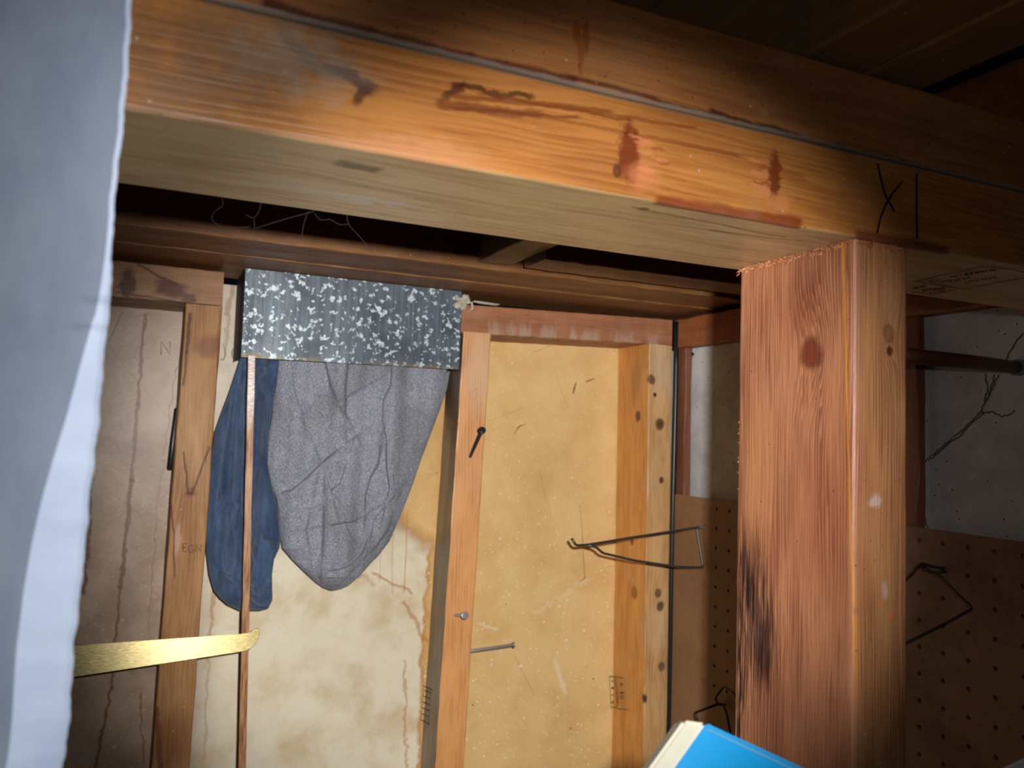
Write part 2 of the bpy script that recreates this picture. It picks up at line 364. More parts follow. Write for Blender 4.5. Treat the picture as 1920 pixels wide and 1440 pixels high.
bm = bmesh.new(); box(bm, -.8, CXW+.15, -.6, DY+.05, -.1, 0); struct(obj('floor', bm, M_floor))
M_sub = wood('subfloor_boards', 0, rgb(60, 46, 34), rgb(36, 26, 20), freq=60, specks=0, dust=.05)
bm = bmesh.new(); box(bm, -.8, CXW+.15, -.6, DY+.05, H+.38, H+.40); struct(obj('ceiling', bm, M_sub))

# ------------------------------------------------------------------ the near double plate
def bl(c, r, col, k=.8, amt=.006, scl=90, soft=.3, st=(1, 1, 1)): return (tuple(c), tuple(r), col, k, amt, scl, soft, st)
def ln(a, b, wd, ax, col, k=.8, amt=.003, scl=60): return (tuple(a), tuple(b), wd, ax, col, k, amt, scl)
resin = rgb(120, 44, 20); scar = rgb(226, 140, 92)
ST = (.35, 1, 1)
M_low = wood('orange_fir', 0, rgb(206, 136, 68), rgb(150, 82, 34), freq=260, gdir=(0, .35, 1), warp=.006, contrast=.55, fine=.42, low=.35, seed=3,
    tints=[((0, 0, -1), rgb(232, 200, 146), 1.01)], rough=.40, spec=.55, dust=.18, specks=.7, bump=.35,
    lines=[ln(F(615, 128), F(660, 140), .0016, 1, DK, .85, .009, 90), ln(F(650, 138), F(690, 165), .0024, 1, DK, .85, .009, 90), ln(F(690, 165), F(672, 186), .0020, 1, DK, .8, .009, 90),
           ln(F(530, 60), F(600, 130), .002, 1, rgb(110, 66, 36), .5, .008),
           ln(F(858, 163), F(990, 182), .0012, 1, DK, .8, .009, 90), ln(F(838, 178), F(862, 163), .0016, 1, DK, .8, .009, 90), ln(F(826, 193), F(1010, 214), .0016, 1, rgb(118, 56, 24), .7, .006, 90), ln(F(860, 203), F(1080, 222), .0007, 1, rgb(118, 56, 24), .7, .004, 60), ln(F(900, 176), F(1180, 226), .0006, 1, rgb(130, 62, 26), .7, .004, 60), ln(F(560, 90), F(690, 160), .0007, 1, rgb(130, 62, 26), .6, .006, 60), ln(F(850, 180), F(1140, 208), .0010, 1, rgb(130, 66, 28), .7, .003), ln(F(960, 186), F(1300, 240), .0008, 1, rgb(140, 74, 32), .7, .003), ln(F(1000, 214), F(1380, 290), .0008, 1, rgb(140, 74, 32), .6, .003),
           ln(F(1238, 378), F(1500, 420), .0028, 1, rgb(140, 64, 34), .85, .004, 90), ln(F(1610, 441), F(1775, 470), .0026, 1, rgb(120, 50, 28), .85, .003, 90),
           ln((-.3, PY0, H+PJ-.0004), (.8, PY0, H+PJ-.0004), .0013, 1, rgb(140, 126, 108), .7, .0022, 110),
           ln(B(640, 307), B(705, 318), .004, 2, rgb(96, 64, 38), .7, .008), ln(B(1190, 390), B(1470, 445), .0010, 2, rgb(120, 84, 56), .6, .006, 40), ln(B(1330, 432), B(1500, 452), .0010, 2, rgb(110, 76, 50), .5, .006, 40)],
    blobs=[bl(F(1180, 285), (.0050, .004, .013), resin, .85, .009, 330, .3), *[bl(F(1195+34*random.random()+i%3*8, 262+i*9+random.uniform(-4, 4)), (.0055*random.uniform(.5, 1), .004, .0011*random.uniform(.6, 1.4)), (scar, rgb(170, 84, 50))[i % 3 == 2], .75, .006, 260, .4) for i in range(9)], bl(F(1205, 330), (.008, .004, .006), scar, .6, .008, 200, .5),
           bl(F(1452, 330), (.0035, .004, .012), resin, .85, .008, 330, .3), *[bl(F(1408+30*random.random(), 300+i*10+random.uniform(-4, 4)), (.0055*random.uniform(.5, 1), .004, .0010*random.uniform(.6, 1.4)), (scar, rgb(170, 84, 50))[i % 3 == 1], .7, .006, 260, .4) for i in range(7)], bl(F(1462, 378), (.007, .004, .004), scar, .6, .008, 200, .5),
           bl(F(1157, 320), (.002, .004, .003), rgb(90, 50, 30), .8, .001, 200, .3), bl(B(1206, 392), (.003, .002, .01), rgb(90, 80, 70), .8, .002),
           bl(F(560, 110), (.022, .004, .012), rgb(190, 176, 158), .45, .025, 60, .6), bl(F(380, 120), (.03, .004, .02), rgb(120, 92, 70), .5, .03, 60, .6),  # whitish smear at the front left: dust with a highlight painted in
           bl(F(780, 290), (.03, .004, .006), rgb(236, 168, 120), .4, .012, 120, .6), bl(F(1640, 390), (.03, .004, .02), rgb(150, 96, 54), .45, .03, 60, .6), bl(B(690, 375), (.022, .004, .012), rgb(236, 226, 206), .55, .02, 90, .7), bl(B(560, 350), (.012, .004, .016), rgb(226, 212, 184), .4, .02, 90, .7), bl(B(900, 400), (.03, .004, .012), rgb(190, 156, 104), .4, .02, 60, .7), bl(B(1050, 455), (.03, .004, .006), rgb(200, 140, 96), .4, .02, 60, .7)])  # pale underside smears: dust and a glossy highlight put into the colour
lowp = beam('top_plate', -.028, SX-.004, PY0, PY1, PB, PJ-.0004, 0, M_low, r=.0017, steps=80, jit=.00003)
tag(lowp, 'orange-brown lower wall plate overhead with gouged patches and a black pencilled X', 'beam')
M_up = wood('brown_fir', 0, rgb(188, 124, 70), rgb(134, 76, 38), freq=150, gdir=(0, .3, 1), warp=.007, contrast=.45, fine=.4, low=.45, seed=8, rough=.5, spec=.4, dust=.2, specks=.8,
    lines=[ln(F(500, 8), F(700, 66), .0024, 1, RED, .85, .006, 60), ln(F(700, 66), F(880, 108), .0026, 1, RED, .85, .006, 60), ln(F(880, 110), F(1075, 148), .0020, 1, RED, .85, .004, 50), ln(F(1075, 145), F(1230, 185), .0010, 1, RED, .8, .003, 50), ln(F(1340, 212), F(1600, 285), .0016, 1, DK, .85, .007, 60), ln(F(1600, 285), F(1800, 330), .0018, 1, DK, .8, .004, 50), ln(F(1230, 188), F(1340, 214), .0007, 1, DK, .7, .003, 50),
           ln((-.3, PY0, H+PJ+.0006), (.8, PY0, H+PJ+.0006), .0012, 1, rgb(146, 134, 118), .75, .0022, 110), ln((-.3, PY0, H+PT), (.8, PY0, H+PT), .0010, 1, rgb(110, 100, 88), .6, .0015, 90)],
    blobs=[bl(F(1083, 60), (.0018, .004, .0050), rgb(150, 74, 18), .8, .003, 200, .3), bl(F(1100, 66), (.0014, .004, .008), rgb(150, 74, 18), .8, .003, 200, .3), bl(F(1090, 102), (.0014, .004, .009), rgb(160, 80, 20), .7, .002, 200, .3),
           bl(F(1435, 210), (.003, .004, .002), rgb(190, 130, 60), .7, .002, 200)])
upp = beam('top_plate', -.028, SX-.004, PY0+.0006, PY1, PJ+.0004, PT, 0, M_up, r=.0018, steps=80, jit=.00003)
tag(upp, 'brown upper wall plate overhead, stacked on the one with the pencilled X', 'beam')
M_ink = plain('black_marker', rgb(22, 20, 24), .6, var=0); M_stamp = plain('black_stamp_ink', rgb(30, 24, 20), .7, var=.2); M_green = plain('green_stamp_ink', rgb(52, 66, 66), .7, var=.3, scale=300)
S = [[(1643, 308), (1650, 340), (1658, 368), (1668, 385), (1674, 397)], [(1690, 340), (1672, 362), (1658, 385), (1648, 410), (1642, 438)]]
ink('marker_cross', lowp, S, 1, PY0, .0011, M_ink, .0008)
ink('marker_line', lowp, [[(1716, 326), (1716, 360), (1716, 400), (1717, 448)]], 1, PY0, .0012, M_ink, .0008)
bx = lambda P: [(1700+x/8.727, 480+y/8.727) for x, y in P]
S = [bx([(70, 400), (180, 395), (500, 310), (880, 240), (1200, 165), (1390, 152), (1600, 185), (1960, 250)]), bx([(180, 400), (420, 440), (700, 490), (930, 520), (1200, 475), (1560, 400), (1960, 335)]),
     bx([(60, 575), (250, 592), (420, 615), (640, 570), (830, 525)])]
stm = ink('grade_stamp', lowp, S, 2, H+PB, .0008, M_stamp, .0006)
S = [bx([(360, 385), (440, 370), (530, 375), (500, 398), (400, 398), (360, 385)])]
def rowtext(p0, p1, rise, n, wd=.5):
    out = []
    for i in range(n):
        t = (i+.15)/n; t2 = (i+.7)/n
        a = (p0[0]+(p1[0]-p0[0])*t, p0[1]+(p1[1]-p0[1])*t); b = (p0[0]+(p1[0]-p0[0])*t2, p0[1]+(p1[1]-p0[1])*t2)
        up = rise*random.choice((1, .8, .5)); dx = abs(rise)*.9
        ch = random.choice('IHLTE')
        out.append(bx([a, (a[0]+dx, a[1]+up)]))
        if ch in 'HE': out.append(bx([b, (b[0]+dx, b[1]+up)]))
        if ch in 'LE': out.append(bx([a, b]))
        if ch in 'TH': out.append(bx([(a[0]+dx, a[1]+up), (b[0]+dx, b[1]+up)]))
    return out
S += rowtext((560, 405), (1060, 330), 22, 7) + rowtext((700, 320), (1180, 235), 24, 6) + rowtext((940, 410), (1480, 310), 22, 8) + rowtext((960, 270), (1500, 190), 26, 7) + rowtext((90, 510), (320, 460), 22, 4) + rowtext((250, 540), (620, 500), 24, 5)+rowtext((370, 585), (640, 540), 18, 4)
ink('stamp_lettering', stm, S, 2, H+PB, .0007, M_stamp, .0006)

# ------------------------------------------------------------------ the near post
PX0, PX1 = .3113, .3483; QY0, QY1 = .2845, .3690
def PL(px, py): return hit(px, py, 0, PX0)
def PF(px, py): return hit(px, py, 1, QY0)
char = rgb(40, 24, 24); SV = (1, 1, .25)
M_post = wood('red_cedar', 2, rgb(204, 138, 98), rgb(136, 70, 46), freq=430, gdir=(1.1, 1, 0), warp=.0016, contrast=.8, fine=.55, low=.35, seed=1, rough=.42, spec=.5, dust=.12, specks=.35, bump=.6,
    tints=[((0, -1, 0), rgb(206, 146, 96), 1.01)],
    knots=[(PL(1522, 662), .0075, rgb(138, 66, 42)), (PF(1666, 625), .0040, rgb(168, 112, 72)), (PF(1668, 658), .0022, rgb(96, 50, 32))],
    blobs=[bl(PL(1410, 1070), (.01, .012, .030), char, -1.0, .010, 120, .5, SV), bl(PL(1425, 1200), (.01, .014, .032), char, -1.1, .010, 120, .5, SV), bl(PL(1385, 1230), (.01, .006, .09), char, -1.1, .006, 120, .5, SV), bl(PL(1410, 1060), (.01, .007, .022), char, .6, .01, 160, .6, SV), bl(PL(1430, 1215), (.01, .007, .020), char, .75, .01, 160, .6, SV),
           bl(PL(1500, 560), (.01, .012, .02), rgb(120, 54, 38), .4, .014, 60, .6, SV), bl(PL(1560, 1000), (.01, .03, .05), rgb(150, 80, 52), .35, .03, 60, .6, SV), bl(PL(1420, 900), (.01, .014, .04), rgb(222, 150, 96), .45, .01, 80, .6, SV),
           bl(PF(1630, 1180), (.003, .004, .14), rgb(150, 92, 52), .22, .006, 60, .5, SV), bl(PF(1667, 1155), (.0024, .01, .0022), rgb(222, 136, 70), .9, .001, 200), bl(PL(1500, 1360), (.01, .03, .04), rgb(110, 52, 34), .4, .03, 60, .6, SV),
           bl(PF(1640, 940), (.004, .01, .003), rgb(232, 214, 200), .6, .006, 200, .5), bl(PF(1660, 1108), (.002, .01, .004), rgb(225, 205, 190), .5, .004, 200, .5)],  # pale spots: gloss highlights painted onto the front face
    lines=[ln(PL(1581, 460), PL(1592, 900), .00055, 0, rgb(236, 160, 52), .95, .0012, 120), ln(PL(1592, 900), PL(1598, 1130), .0006, 0, rgb(236, 160, 52), .95, .0012, 120), ln(PL(1598, 1160), PL(1603, 1420), .0007, 0, rgb(236, 160, 52), .95, .0014, 120),
           ln((PX0+.0030, QY0, H-1), (PX0+.0030, QY0, H+.1), .0026, 1, rgb(196, 136, 116), .32, .001, 60)])  # pinkish highlight stripe painted along the front corner
post = beam('post', PX0, PX1, QY0, QY1, -H, PB, 2, M_post, r=.0026, steps=160, jit=.00005)
tag(post, 'reddish rough-sawn wooden post with a scorched dark patch, under the near plates', 'post')
bm = bmesh.new()                                 # torn fibres round the saw cut at the post's head
for i in range(170):
    if random.random() < .72: p = Vector((PX0-.0003, random.uniform(QY0, QY1), H+PB-random.uniform(.0002, .003))); n_ = Vector((-1, random.uniform(-.6, .6), random.uniform(-1.2, .4)))
    else: p = Vector((random.uniform(PX0, PX1), QY0-.0003, H+PB-random.uniform(.0002, .0025))); n_ = Vector((random.uniform(-.6, .0), -1, random.uniform(-1.2, .4)))
    l = random.uniform(.0012, .0036); e = p+n_.normalized()*l
    tube(bm, [p, p.lerp(e, .5)+Vector((0, 0, random.uniform(-.0004, .0006))), e], 0, 4, [random.uniform(.0003, .0007), .0004, .0001])
obj('splintered_edge', bm, M_post, post)
bm = bmesh.new()
for i in range(11):
    z = H+random.uniform(-.035, .012); p = Vector((PX0+.0007, QY1-.0012, z)); e = p+Vector((-.0012, random.uniform(-.0004, .0006), random.uniform(-.0016, .0016))); tube(bm, [p, e], 0, 4, [.0003, .0001])
obj('splinters', bm, M_post, post)

# ------------------------------------------------------------------ far wall framing
def stud(name, px_top, px_bot, wdt, dpt, mat, ztop, twist=0.0, y=FY, steps=90):
    a = hit(*px_top, 1, y); b = hit(*px_bot, 1, y); s = (b-a)/(b.z-a.z)
    P1 = a + s*(H+ztop-a.z); P0 = a + s*(-a.z)
    c, sn = math.cos(twist), math.sin(twist)
    o = obj(name, loft(P0, P1, (c, sn*-1, 0), (sn, c, 0), wdt, dpt, r=.0018, steps=steps, jit=.0002), mat); return o
M_ls = wood('honey_pine', 2, rgb(168, 122, 74), rgb(122, 78, 42), freq=240, gdir=(1, .2, 0), warp=.004, contrast=.5, fine=.4, low=.4, seed=5, spec=.3,
    lines=[ln(FW(356, 590), FW(350, 660), .0018, 1, DK, .8, .004), ln(FW(350, 660), FW(344, 720), .0012, 1, DK, .75, .004), ln(FW(412, 580), FW(404, 780), .0009, 1, rgb(110, 50, 30), .6, .004), ln(FW(345, 850), FW(352, 925), .0012, 1, DK, .75, .004), ln(FW(352, 925), FW(360, 925), .0010, 1, DK, .7, .003), ln(FW(360, 925), FW(392, 840), .0012, 1, DK, .75, .004), ln(FW(322, 950), FW(328, 1080), .0010, 1, RED, .7, .006), ln(FW(292, 1330), FW(300, 1440), .0030, 1, RED, .7, .008)],
    blobs=[bl(FW(390, 650), (.014, .02, .012), rgb(110, 60, 34), .6, .02, 60, .5, SV), bl(FW(333, 1010), (.003, .02, .016), rgb(190, 160, 140), .55, .004, 120, .4), bl(FW(358, 925), (.007, .02, .005), RED, .4, .01), bl(FW(330, 1390), (.02, .02, .03), rgb(116, 60, 32), .5, .03, 60, .6, SV)])
ls = stud('stud', (348, 578), (284, 1440), .0385, .072, M_ls, .1325)
tag(ls, 'honey-brown wall stud left of the blue cloth, crossed by the brass bar', 'stud')
ink('crayon_letters', ls, L([[(1, 0), (0, 0), (0, 1), (1, 1)], [(0, .5), (.8, .5)]], 343, 1019, 8, 15)+L(GG, 353, 1022, 10, 13)+L(GN, 367, 1021, 10, 13), 1, FY, .0012, plain('red_crayon', rgb(110, 52, 34), .6), .0009)
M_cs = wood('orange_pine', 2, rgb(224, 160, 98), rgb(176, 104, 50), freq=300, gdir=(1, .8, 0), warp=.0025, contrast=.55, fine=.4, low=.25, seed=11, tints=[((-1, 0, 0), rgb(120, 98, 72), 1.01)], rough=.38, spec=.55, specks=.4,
    blobs=[bl(FW(900, 690), (.02, .02, .05), rgb(214, 184, 152), .5, .02, 80, .6, SV), bl(hit(828, 1065, 0, .365), (.02, .006, .012), rgb(80, 86, 86), .7, .004, 120, .5)])
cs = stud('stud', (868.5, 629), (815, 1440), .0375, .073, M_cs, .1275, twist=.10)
tag(cs, 'orange wall stud with nails in it, right of the grey towel', 'stud')
X_ = lambda px, py: hit(px, py, 0, .3635)
gs = [[(790, 1283), (800, 1288), (811, 1294)], [(784, 1345), (792, 1350), (805, 1358)], [(789, 1283), (784, 1345)], [(796, 1287), (791, 1350)], [(803, 1290), (798, 1354)], [(809, 1293), (804, 1358)]]+[[(789-k, 1290+k*11), (808-k, 1300+k*11)] for k in range(5)]
def on_cs(px, py):      # left face of the twisted stud
    a = FW(868.5, 629); b = FW(815, 1440); s = (b-a)/(b.z-a.z); d = _fw + CX*((px-960)/FPX) - CU*((py-720)/FPX)
    n = Vector((-math.cos(.10), math.sin(.10), 0)); n = Vector((-.995, .0998, 0)); n.z = -(n.x*s.x+n.y*s.y)
    t = (a-ORG).dot(n)/d.dot(n); return ORG+d*t+n.normalized()*.0006
ink('grade_stamp', cs, stroke3(gs, on_cs), 0, 0, .0009, M_green, .0002)
M_rp = wood('whitened_pine', 0, rgb(168, 112, 78), rgb(118, 68, 44), freq=330, gdir=(0, .3, 1), warp=.0015, contrast=.5, fine=.2, low=.3, seed=14, specks=.3,
    blobs=[bl(FW(925+i*28+random.uniform(-10, 10), 628+i*2.5-random.uniform(0, 10)), (.006+.004*random.random(), .03, .012), rgb(198, 182, 164), .38, .022, 130, .7, (1, 1, .25)) for i in range(12)])
rp = obj('top_plate', loft((.3585, FY, H+.1255), (SX-.004, FY, H+.1338), (0, 1, 0), (0, 0, 1), DY-FY-.001, .0372, r=.0018, steps=60, jit=.00015), M_rp)
tag(rp, 'reddish wall plate with whitish streaks, above the cream panel', 'beam')
M_lp = wood('stained_pine', 0, rgb(158, 116, 78), rgb(112, 72, 44), freq=300, gdir=(0, .3, 1), warp=.003, contrast=.35, seed=17, specks=.2,
    blobs=[bl(FW(318, 540), (.016, .03, .010), rgb(86, 40, 28), .85, .022, 110, .35, (.5, 1, 1)), bl(FW(240, 530), (.008, .03, .016), rgb(66, 32, 26), .85, .016, 110, .35), bl(FW(356, 560), (.008, .03, .006), rgb(80, 38, 28), .8, .014, 110, .35)],
    lines=[ln(FW(262, 498), FW(330, 532), .0014, 1, DK, .8, .006), ln(FW(222, 548), FW(380, 574), .0012, 1, DK, .7, .005)])
lp = obj('top_plate', loft((-.30, FY, H+.1330), (.0700, FY, H+.1330), (0, 1, 0), (0, 0, 1), DY-FY-.001, .0395, r=.0018, steps=60, jit=.0002), M_lp)
tag(lp, 'short pine wall plate with dark red stains, left of the metal duct', 'beam')
kd = rgb(96, 62, 34)
HS = lambda px, py: hit(px, py, 0, .6475)
M_co = wood('knotty_pine', 2, rgb(208, 162, 108), rgb(150, 98, 52), freq=170, gdir=(1, .6, 0), warp=.006, contrast=.5, fine=.4, low=.5, seed=21, tints=[((-1, 0, 0), rgb(214, 150, 76), 1.01)], rough=.42, spec=.5, specks=.5, dust=.25,
    knots=[(FW(1222, 712), 0.0061, rgb(120, 84, 52)), (FW(1237, 795), 0.0074, kd), (FW(1228, 740), 0.0027, rgb(50, 32, 22)), (HS(1196, 780), 0.0068, kd), (HS(1187, 1112), 0.0081, rgb(170, 96, 44)), (HS(1183, 1015), 0.0047, rgb(130, 76, 40)), (FW(1234, 1112), 0.0054, rgb(120, 90, 60)), (FW(1238, 1137), 0.0061, rgb(96, 76, 56)), (FW(1240, 900), 0.0041, kd), (FW(1207, 1310), 0.0054, rgb(76, 50, 40)), (FW(1240, 1250), 0.0054, rgb(110, 80, 50))],
    blobs=[bl(HS(1192, 720), (.01, .014, .03), rgb(150, 96, 60), .45, .02, 80, .6, SV), bl(FW(1240, 690), (.02, .02, .04), rgb(190, 172, 150), .45, .02, 80, .6, SV), bl(FW(1230, 1180), (.02, .02, .03), rgb(214, 184, 140), .4, .02, 80, .6)])
co = stud('stud', (1217.5, 650), (1206, 1440), .0400, .083, M_co, .1330)
tag(co, 'knotty yellow corner stud with dark knots, right of the cream panel', 'stud')
ln_ = lambda P: [(1100+x/10.667, 1240+y/10.667) for x, y in P]
S = [ln_([(470, 300), (600, 310), (760, 335)]), ln_([(470, 300), (480, 500), (490, 700), (505, 915)]), ln_([(575, 330), (600, 560), (615, 750), (625, 920)]), ln_([(610, 340), (640, 700), (650, 850)]), ln_([(505, 915), (630, 925)]), ln_([(640, 945), (860, 968)])]
S += [ln_([(500+random.uniform(0, 20), y), (560, y+random.uniform(-10, 10))]) for y in (390, 520, 545, 670, 800, 830)] + [ln_([(680, y), (720+random.uniform(0, 60), y+random.uniform(-20, 20))]) for y in (440, 480, 610, 650, 700, 740)]
ink('grade_stamp', co, S, 0, .6455, .0010, M_green, .0012)

# ------------------------------------------------------------------ ceiling timbers
M_g = [wood('girder_pine', 0, rgb(140, 94, 50), rgb(96, 58, 30), freq=300, gdir=(0, 1, .3), warp=.003, contrast=.4, seed=30+i, specks=.4, dust=.1) for i in range(3)]
for i, (a, b, zz, lab) in enumerate(((.806, .8385, .1785, 'front board of the built-up girder above the far wall'), (.8405, .887, .1795, 'middle board of the built-up girder above the far wall'), (.889, 1.03, .1785, 'rearmost broad board of the girder, resting over the metal duct'))):
    tag(beam('girder_board', -.40, SX+.04, a, b, zz, zz+.18, 0, M_g[i], r=.002, steps=90, jit=.0003), lab, 'beam')
M_j = wood('joist_fir', 1, rgb(138, 104, 64), rgb(92, 64, 38), freq=200, gdir=(1, 0, .4), warp=.004, contrast=.35, seed=41, dust=.1)
tag(beam('ceiling_joist', .277, .3165, -.55, .60, .1845, .37, 1, M_j, r=.002, steps=60), 'ceiling joist crossing over the near plates, upper right of the photo', 'beam')
tag(beam('ceiling_joist', .3185, .3575, -.20, .8045, .1845, .37, 1, M_j, r=.002, steps=60), 'joist butting the girder, its sawn end visible under the ceiling gap', 'beam')
tag(beam('ceiling_blocking', .3585, SX+.04, .718, .770, .1765, .37, 0, M_g[1], r=.002, steps=50), 'blocking board running along the ceiling gap, in front of the girder', 'beam')
a = hit(1345, -30, 2, H+.36); b = hit(1330, 62, 2, H+.25)
bm = loft(a, b, (1, 0, 0), (0, .3, .95), .018, .03, r=.001, steps=12)
tag(obj('bridging_strut', bm, M_j), 'thin diagonal strut in the dark between the joists, at the top', 'strut')

# ------------------------------------------------------------------ right wall framing and pegboard
M_sp = wood('dark_pine', 1, rgb(150, 88, 48), rgb(96, 48, 26), freq=240, gdir=(0, 0, 1), warp=.004, contrast=.4, seed=51)
tag(beam('top_plate', SX, SX+.09, .30, .955, .129, .1705, 1, M_sp, r=.002, steps=60), 'dark brown plate on top of the right concrete wall', 'beam')
M_sf = wood('furring_pine', 2, rgb(124, 74, 50), rgb(84, 46, 30), freq=240, gdir=(1, 1, 0), warp=.003, contrast=.4, seed=55)
tag(beam('rim_joist', SX+.045, SX+.083, -.5, 1.0, .172, .37, 1, M_sp, r=.002, steps=20), 'dark rim board standing on the plate above the right concrete wall', 'beam')
tag(beam('furring_strip', SX+.0042, CXW-.0005, .934, .953, -H, .1285, 2, M_sf, r=.0015, steps=60), 'reddish upright strip in the corner beside the black cable', 'strip')
tag(beam('furring_strip', SX+.0042, CXW-.0005, .556, .592, -H, .1285, 2, M_sf, r=.0015, steps=90, jit=.0006), 'dark ragged upright strip just behind the red post', 'strip')
def mat_peg():
    n = NT('hardboard'); a = n.noise(n.pos, 12, 5, .65); b = n.noise(n.warp(.01, 30), 90, 4, .6); g = n.noise(n.pos, 900, 2, .6); Y = n.sep(n.pos)[1]
    col = n.mix(n.sm(a, .35, .7), rgb(142, 104, 82), rgb(114, 82, 66)); col = n.mix(n.math('MULTIPLY', n.sm(b, .55, .75), .45), col, rgb(84, 52, 38))
    ye = n.sm(Y, .75, .83); col = n.mix(n.math('MULTIPLY', ye, .55), col, rgb(140, 104, 62))
    col = n.mix(n.math('MULTIPLY', n.sm(g, .6, .75), .3), col, rgb(168, 130, 96))
    vd = n.vor(n.pos, 120); vc = n.sep(n.vor(n.pos, 120, out='Color')); col = n.mix(n.math('MULTIPLY', n.sm(vd, .12, .05), n.math('GREATER_THAN', vc[0], .93)), col, rgb(190, 170, 140))
    n.bump(n.math('ADD', g, b), .25, .0006); return n.done(col, .55, .35)
M_peg = mat_peg()
h0 = SW(1724, 1013); SP = .0254; R_ = .0023; T = .004
bm = bmesh.new(); ny, nz = 33, 28; N = 12
ys = h0.y - 7*SP; zt = h0.z
fx = SX-.0005
g0y, g1y = .06, .950; ztop = H-.0805
cellsY = [h0.y + (k-.5)*SP for k in range(-14, 17) if g0y < h0.y+(k-.5)*SP < g1y-.001]
ysl = [g0y]+cellsY+[g1y]; zsl = [ztop]+[h0.z-(k+.5)*SP for k in range(0, nz)]
zsl.append(zsl[-1]-.01)
cache = {}
def V_(x, y, z):
    k = (round(x, 6), round(y, 6), round(z, 6))
    if k not in cache: cache[k] = bm.verts.new((x, y, z))
    return cache[k]
for i in range(len(ysl)-1):
    for j in range(len(zsl)-1):
        ya, yb, za, zb = ysl[i], ysl[i+1], zsl[j], zsl[j+1]
        kx = round(((ya+yb)/2-h0.y)/SP); kz = round(((za+zb)/2-h0.z)/SP)
        cy, cz = h0.y+kx*SP, h0.z+kz*SP
        cor = [(ya, za), (yb, za), (yb, zb), (ya, zb)]
        inside = ya+R_*1.2 < cy < yb-R_*1.2 and zb+R_*1.2 < cz < za-R_*1.2
        if not inside:
            bm.faces.new([V_(fx, y, z) for y, z in cor]); bm.faces.new([V_(fx+T, y, z) for y, z in cor[::-1]]); continue
        per = []
        for a, b in ((0, 1), (1, 2), (2, 3), (3, 0)):
            per += [cor[a]]
        for X, flip in ((fx, 1), (fx+T, -1)):
            hv = []
            for q in range(N):
                a = math.radians(-135+360*q/N); hv.append(V_(X, cy+R_*math.cos(a), cz-R_*math.sin(a)))
            # corners at q = 0,3,6,9 : top-left, top-right, ...
            cc = [V_(X, *p) for p in cor]
            for c_ in range(4):
                q0 = c_*3; bm.faces.new([cc[c_]]+[cc[(c_+1) % 4]]+[hv[(q0+3-t) % N] for t in range(4)])
        for q in range(N):
            def P4(X, q): a = math.radians(-135+360*q/N); return V_(X, cy+R_*math.cos(a), cz-R_*math.sin(a))
            bm.faces.new((P4(fx, q), P4(fx, q+1), P4(fx+T, q+1), P4(fx+T, q)))
peg = obj('pegboard', bm, M_peg)
tag(peg, 'brown hardboard pegboard fixed to the right concrete wall, running behind the red post', 'pegboard')
M_back = plain('dark_void_board', rgb(24, 20, 18), .9, var=.2)

# wire hooks
M_wire = plain('grey_steel_wire', rgb(92, 90, 86), .38, .6, .5, var=.35, scale=200)
M_wdk = plain('black_wire', rgb(26, 24, 22), .4, .3, .5, var=.2)
def hook(label, paths, r, mat, base):
    e = empty('pegboard_hook', base, label, 'hook')
    for nm, P in paths: obj(nm, tube(bmesh.new(), smoothpts(P), r, 10), mat, e, True)
    return e
hy = .874
K = lambda px, py: hit(px, py, 1, hy)
r0 = SW(1322, 988)
hook('grey double-prong wire hook reaching left over the cream panel', [
    ('prong', [(SX+.004, r0.y+.004, r0.z+.002), SW(1312, 989)+Vector((-.004, 0, 0)), K(1185, 1008), K(1105, 1021), K(1080, 1023), K(1072, 1010)]),
    ('brace', [(SX+.004, r0.y-.004, r0.z), SW(1313, 990)+Vector((-.006, .0, 0)), SW(1323, 1064)+Vector((-.004, 0, 0)), K(1270, 1063), K(1190, 1051), K(1130, 1037), K(1118, 1026), K(1102, 1022)])], .0016, M_wire, r0)
r3 = SW(1765, 1072)
hook('grey bent wire hook on the pegboard right of the red post', [
    ('prong', [SW(1778, 1071)+Vector((.002, 0, 0)), SW(1760, 1074)+Vector((-.006, 0, 0)), hit(1733, 1068, 0, .668), hit(1727, 1056, 0, .655), hit(1708, 1079, 0, .62), hit(1670, 1110, 0, .58)]),
    ('brace', [SW(1770, 1066)+Vector((.002, 0, 0)), hit(1745, 1062, 0, .675), hit(1728, 1055, 0, .668), hit(1738, 1068, 0, .664), hit(1760, 1077, 0, .668), hit(1790, 1108, 0, .672), hit(1824, 1141, 0, .674), hit(1775, 1168, 0, .645), hit(1705, 1203, 0, .60), hit(1670, 1220, 0, .58)])], .0013, M_wire, r3)
r2 = SW(1356, 1320)
hook('black looped wire hook low on the pegboard beside the blue book', [
    ('loop', [SW(1362, 1322)+Vector((.002, 0, 0)), SW(1352, 1320)+Vector((-.006, 0, 0)), hit(1341, 1308, 0, .675), hit(1357, 1286, 0, .675), hit(1376, 1300, 0, .675), hit(1390, 1318, 0, .675)]),
    ('prong', [SW(1358, 1318)+Vector((-.006, 0, 0)), hit(1330, 1326, 0, .66), hit(1303, 1336, 0, .655), hit(1309, 1356, 0, .655), hit(1320, 1400, 0, .655)]),
    ('brace', [SW(1361, 1320)+Vector((-.004, 0, 0)), hit(1364, 1345, 0, .68), hit(1371, 1385, 0, .68), hit(1376, 1420, 0, .68)])], .0015, M_wdk, r2)
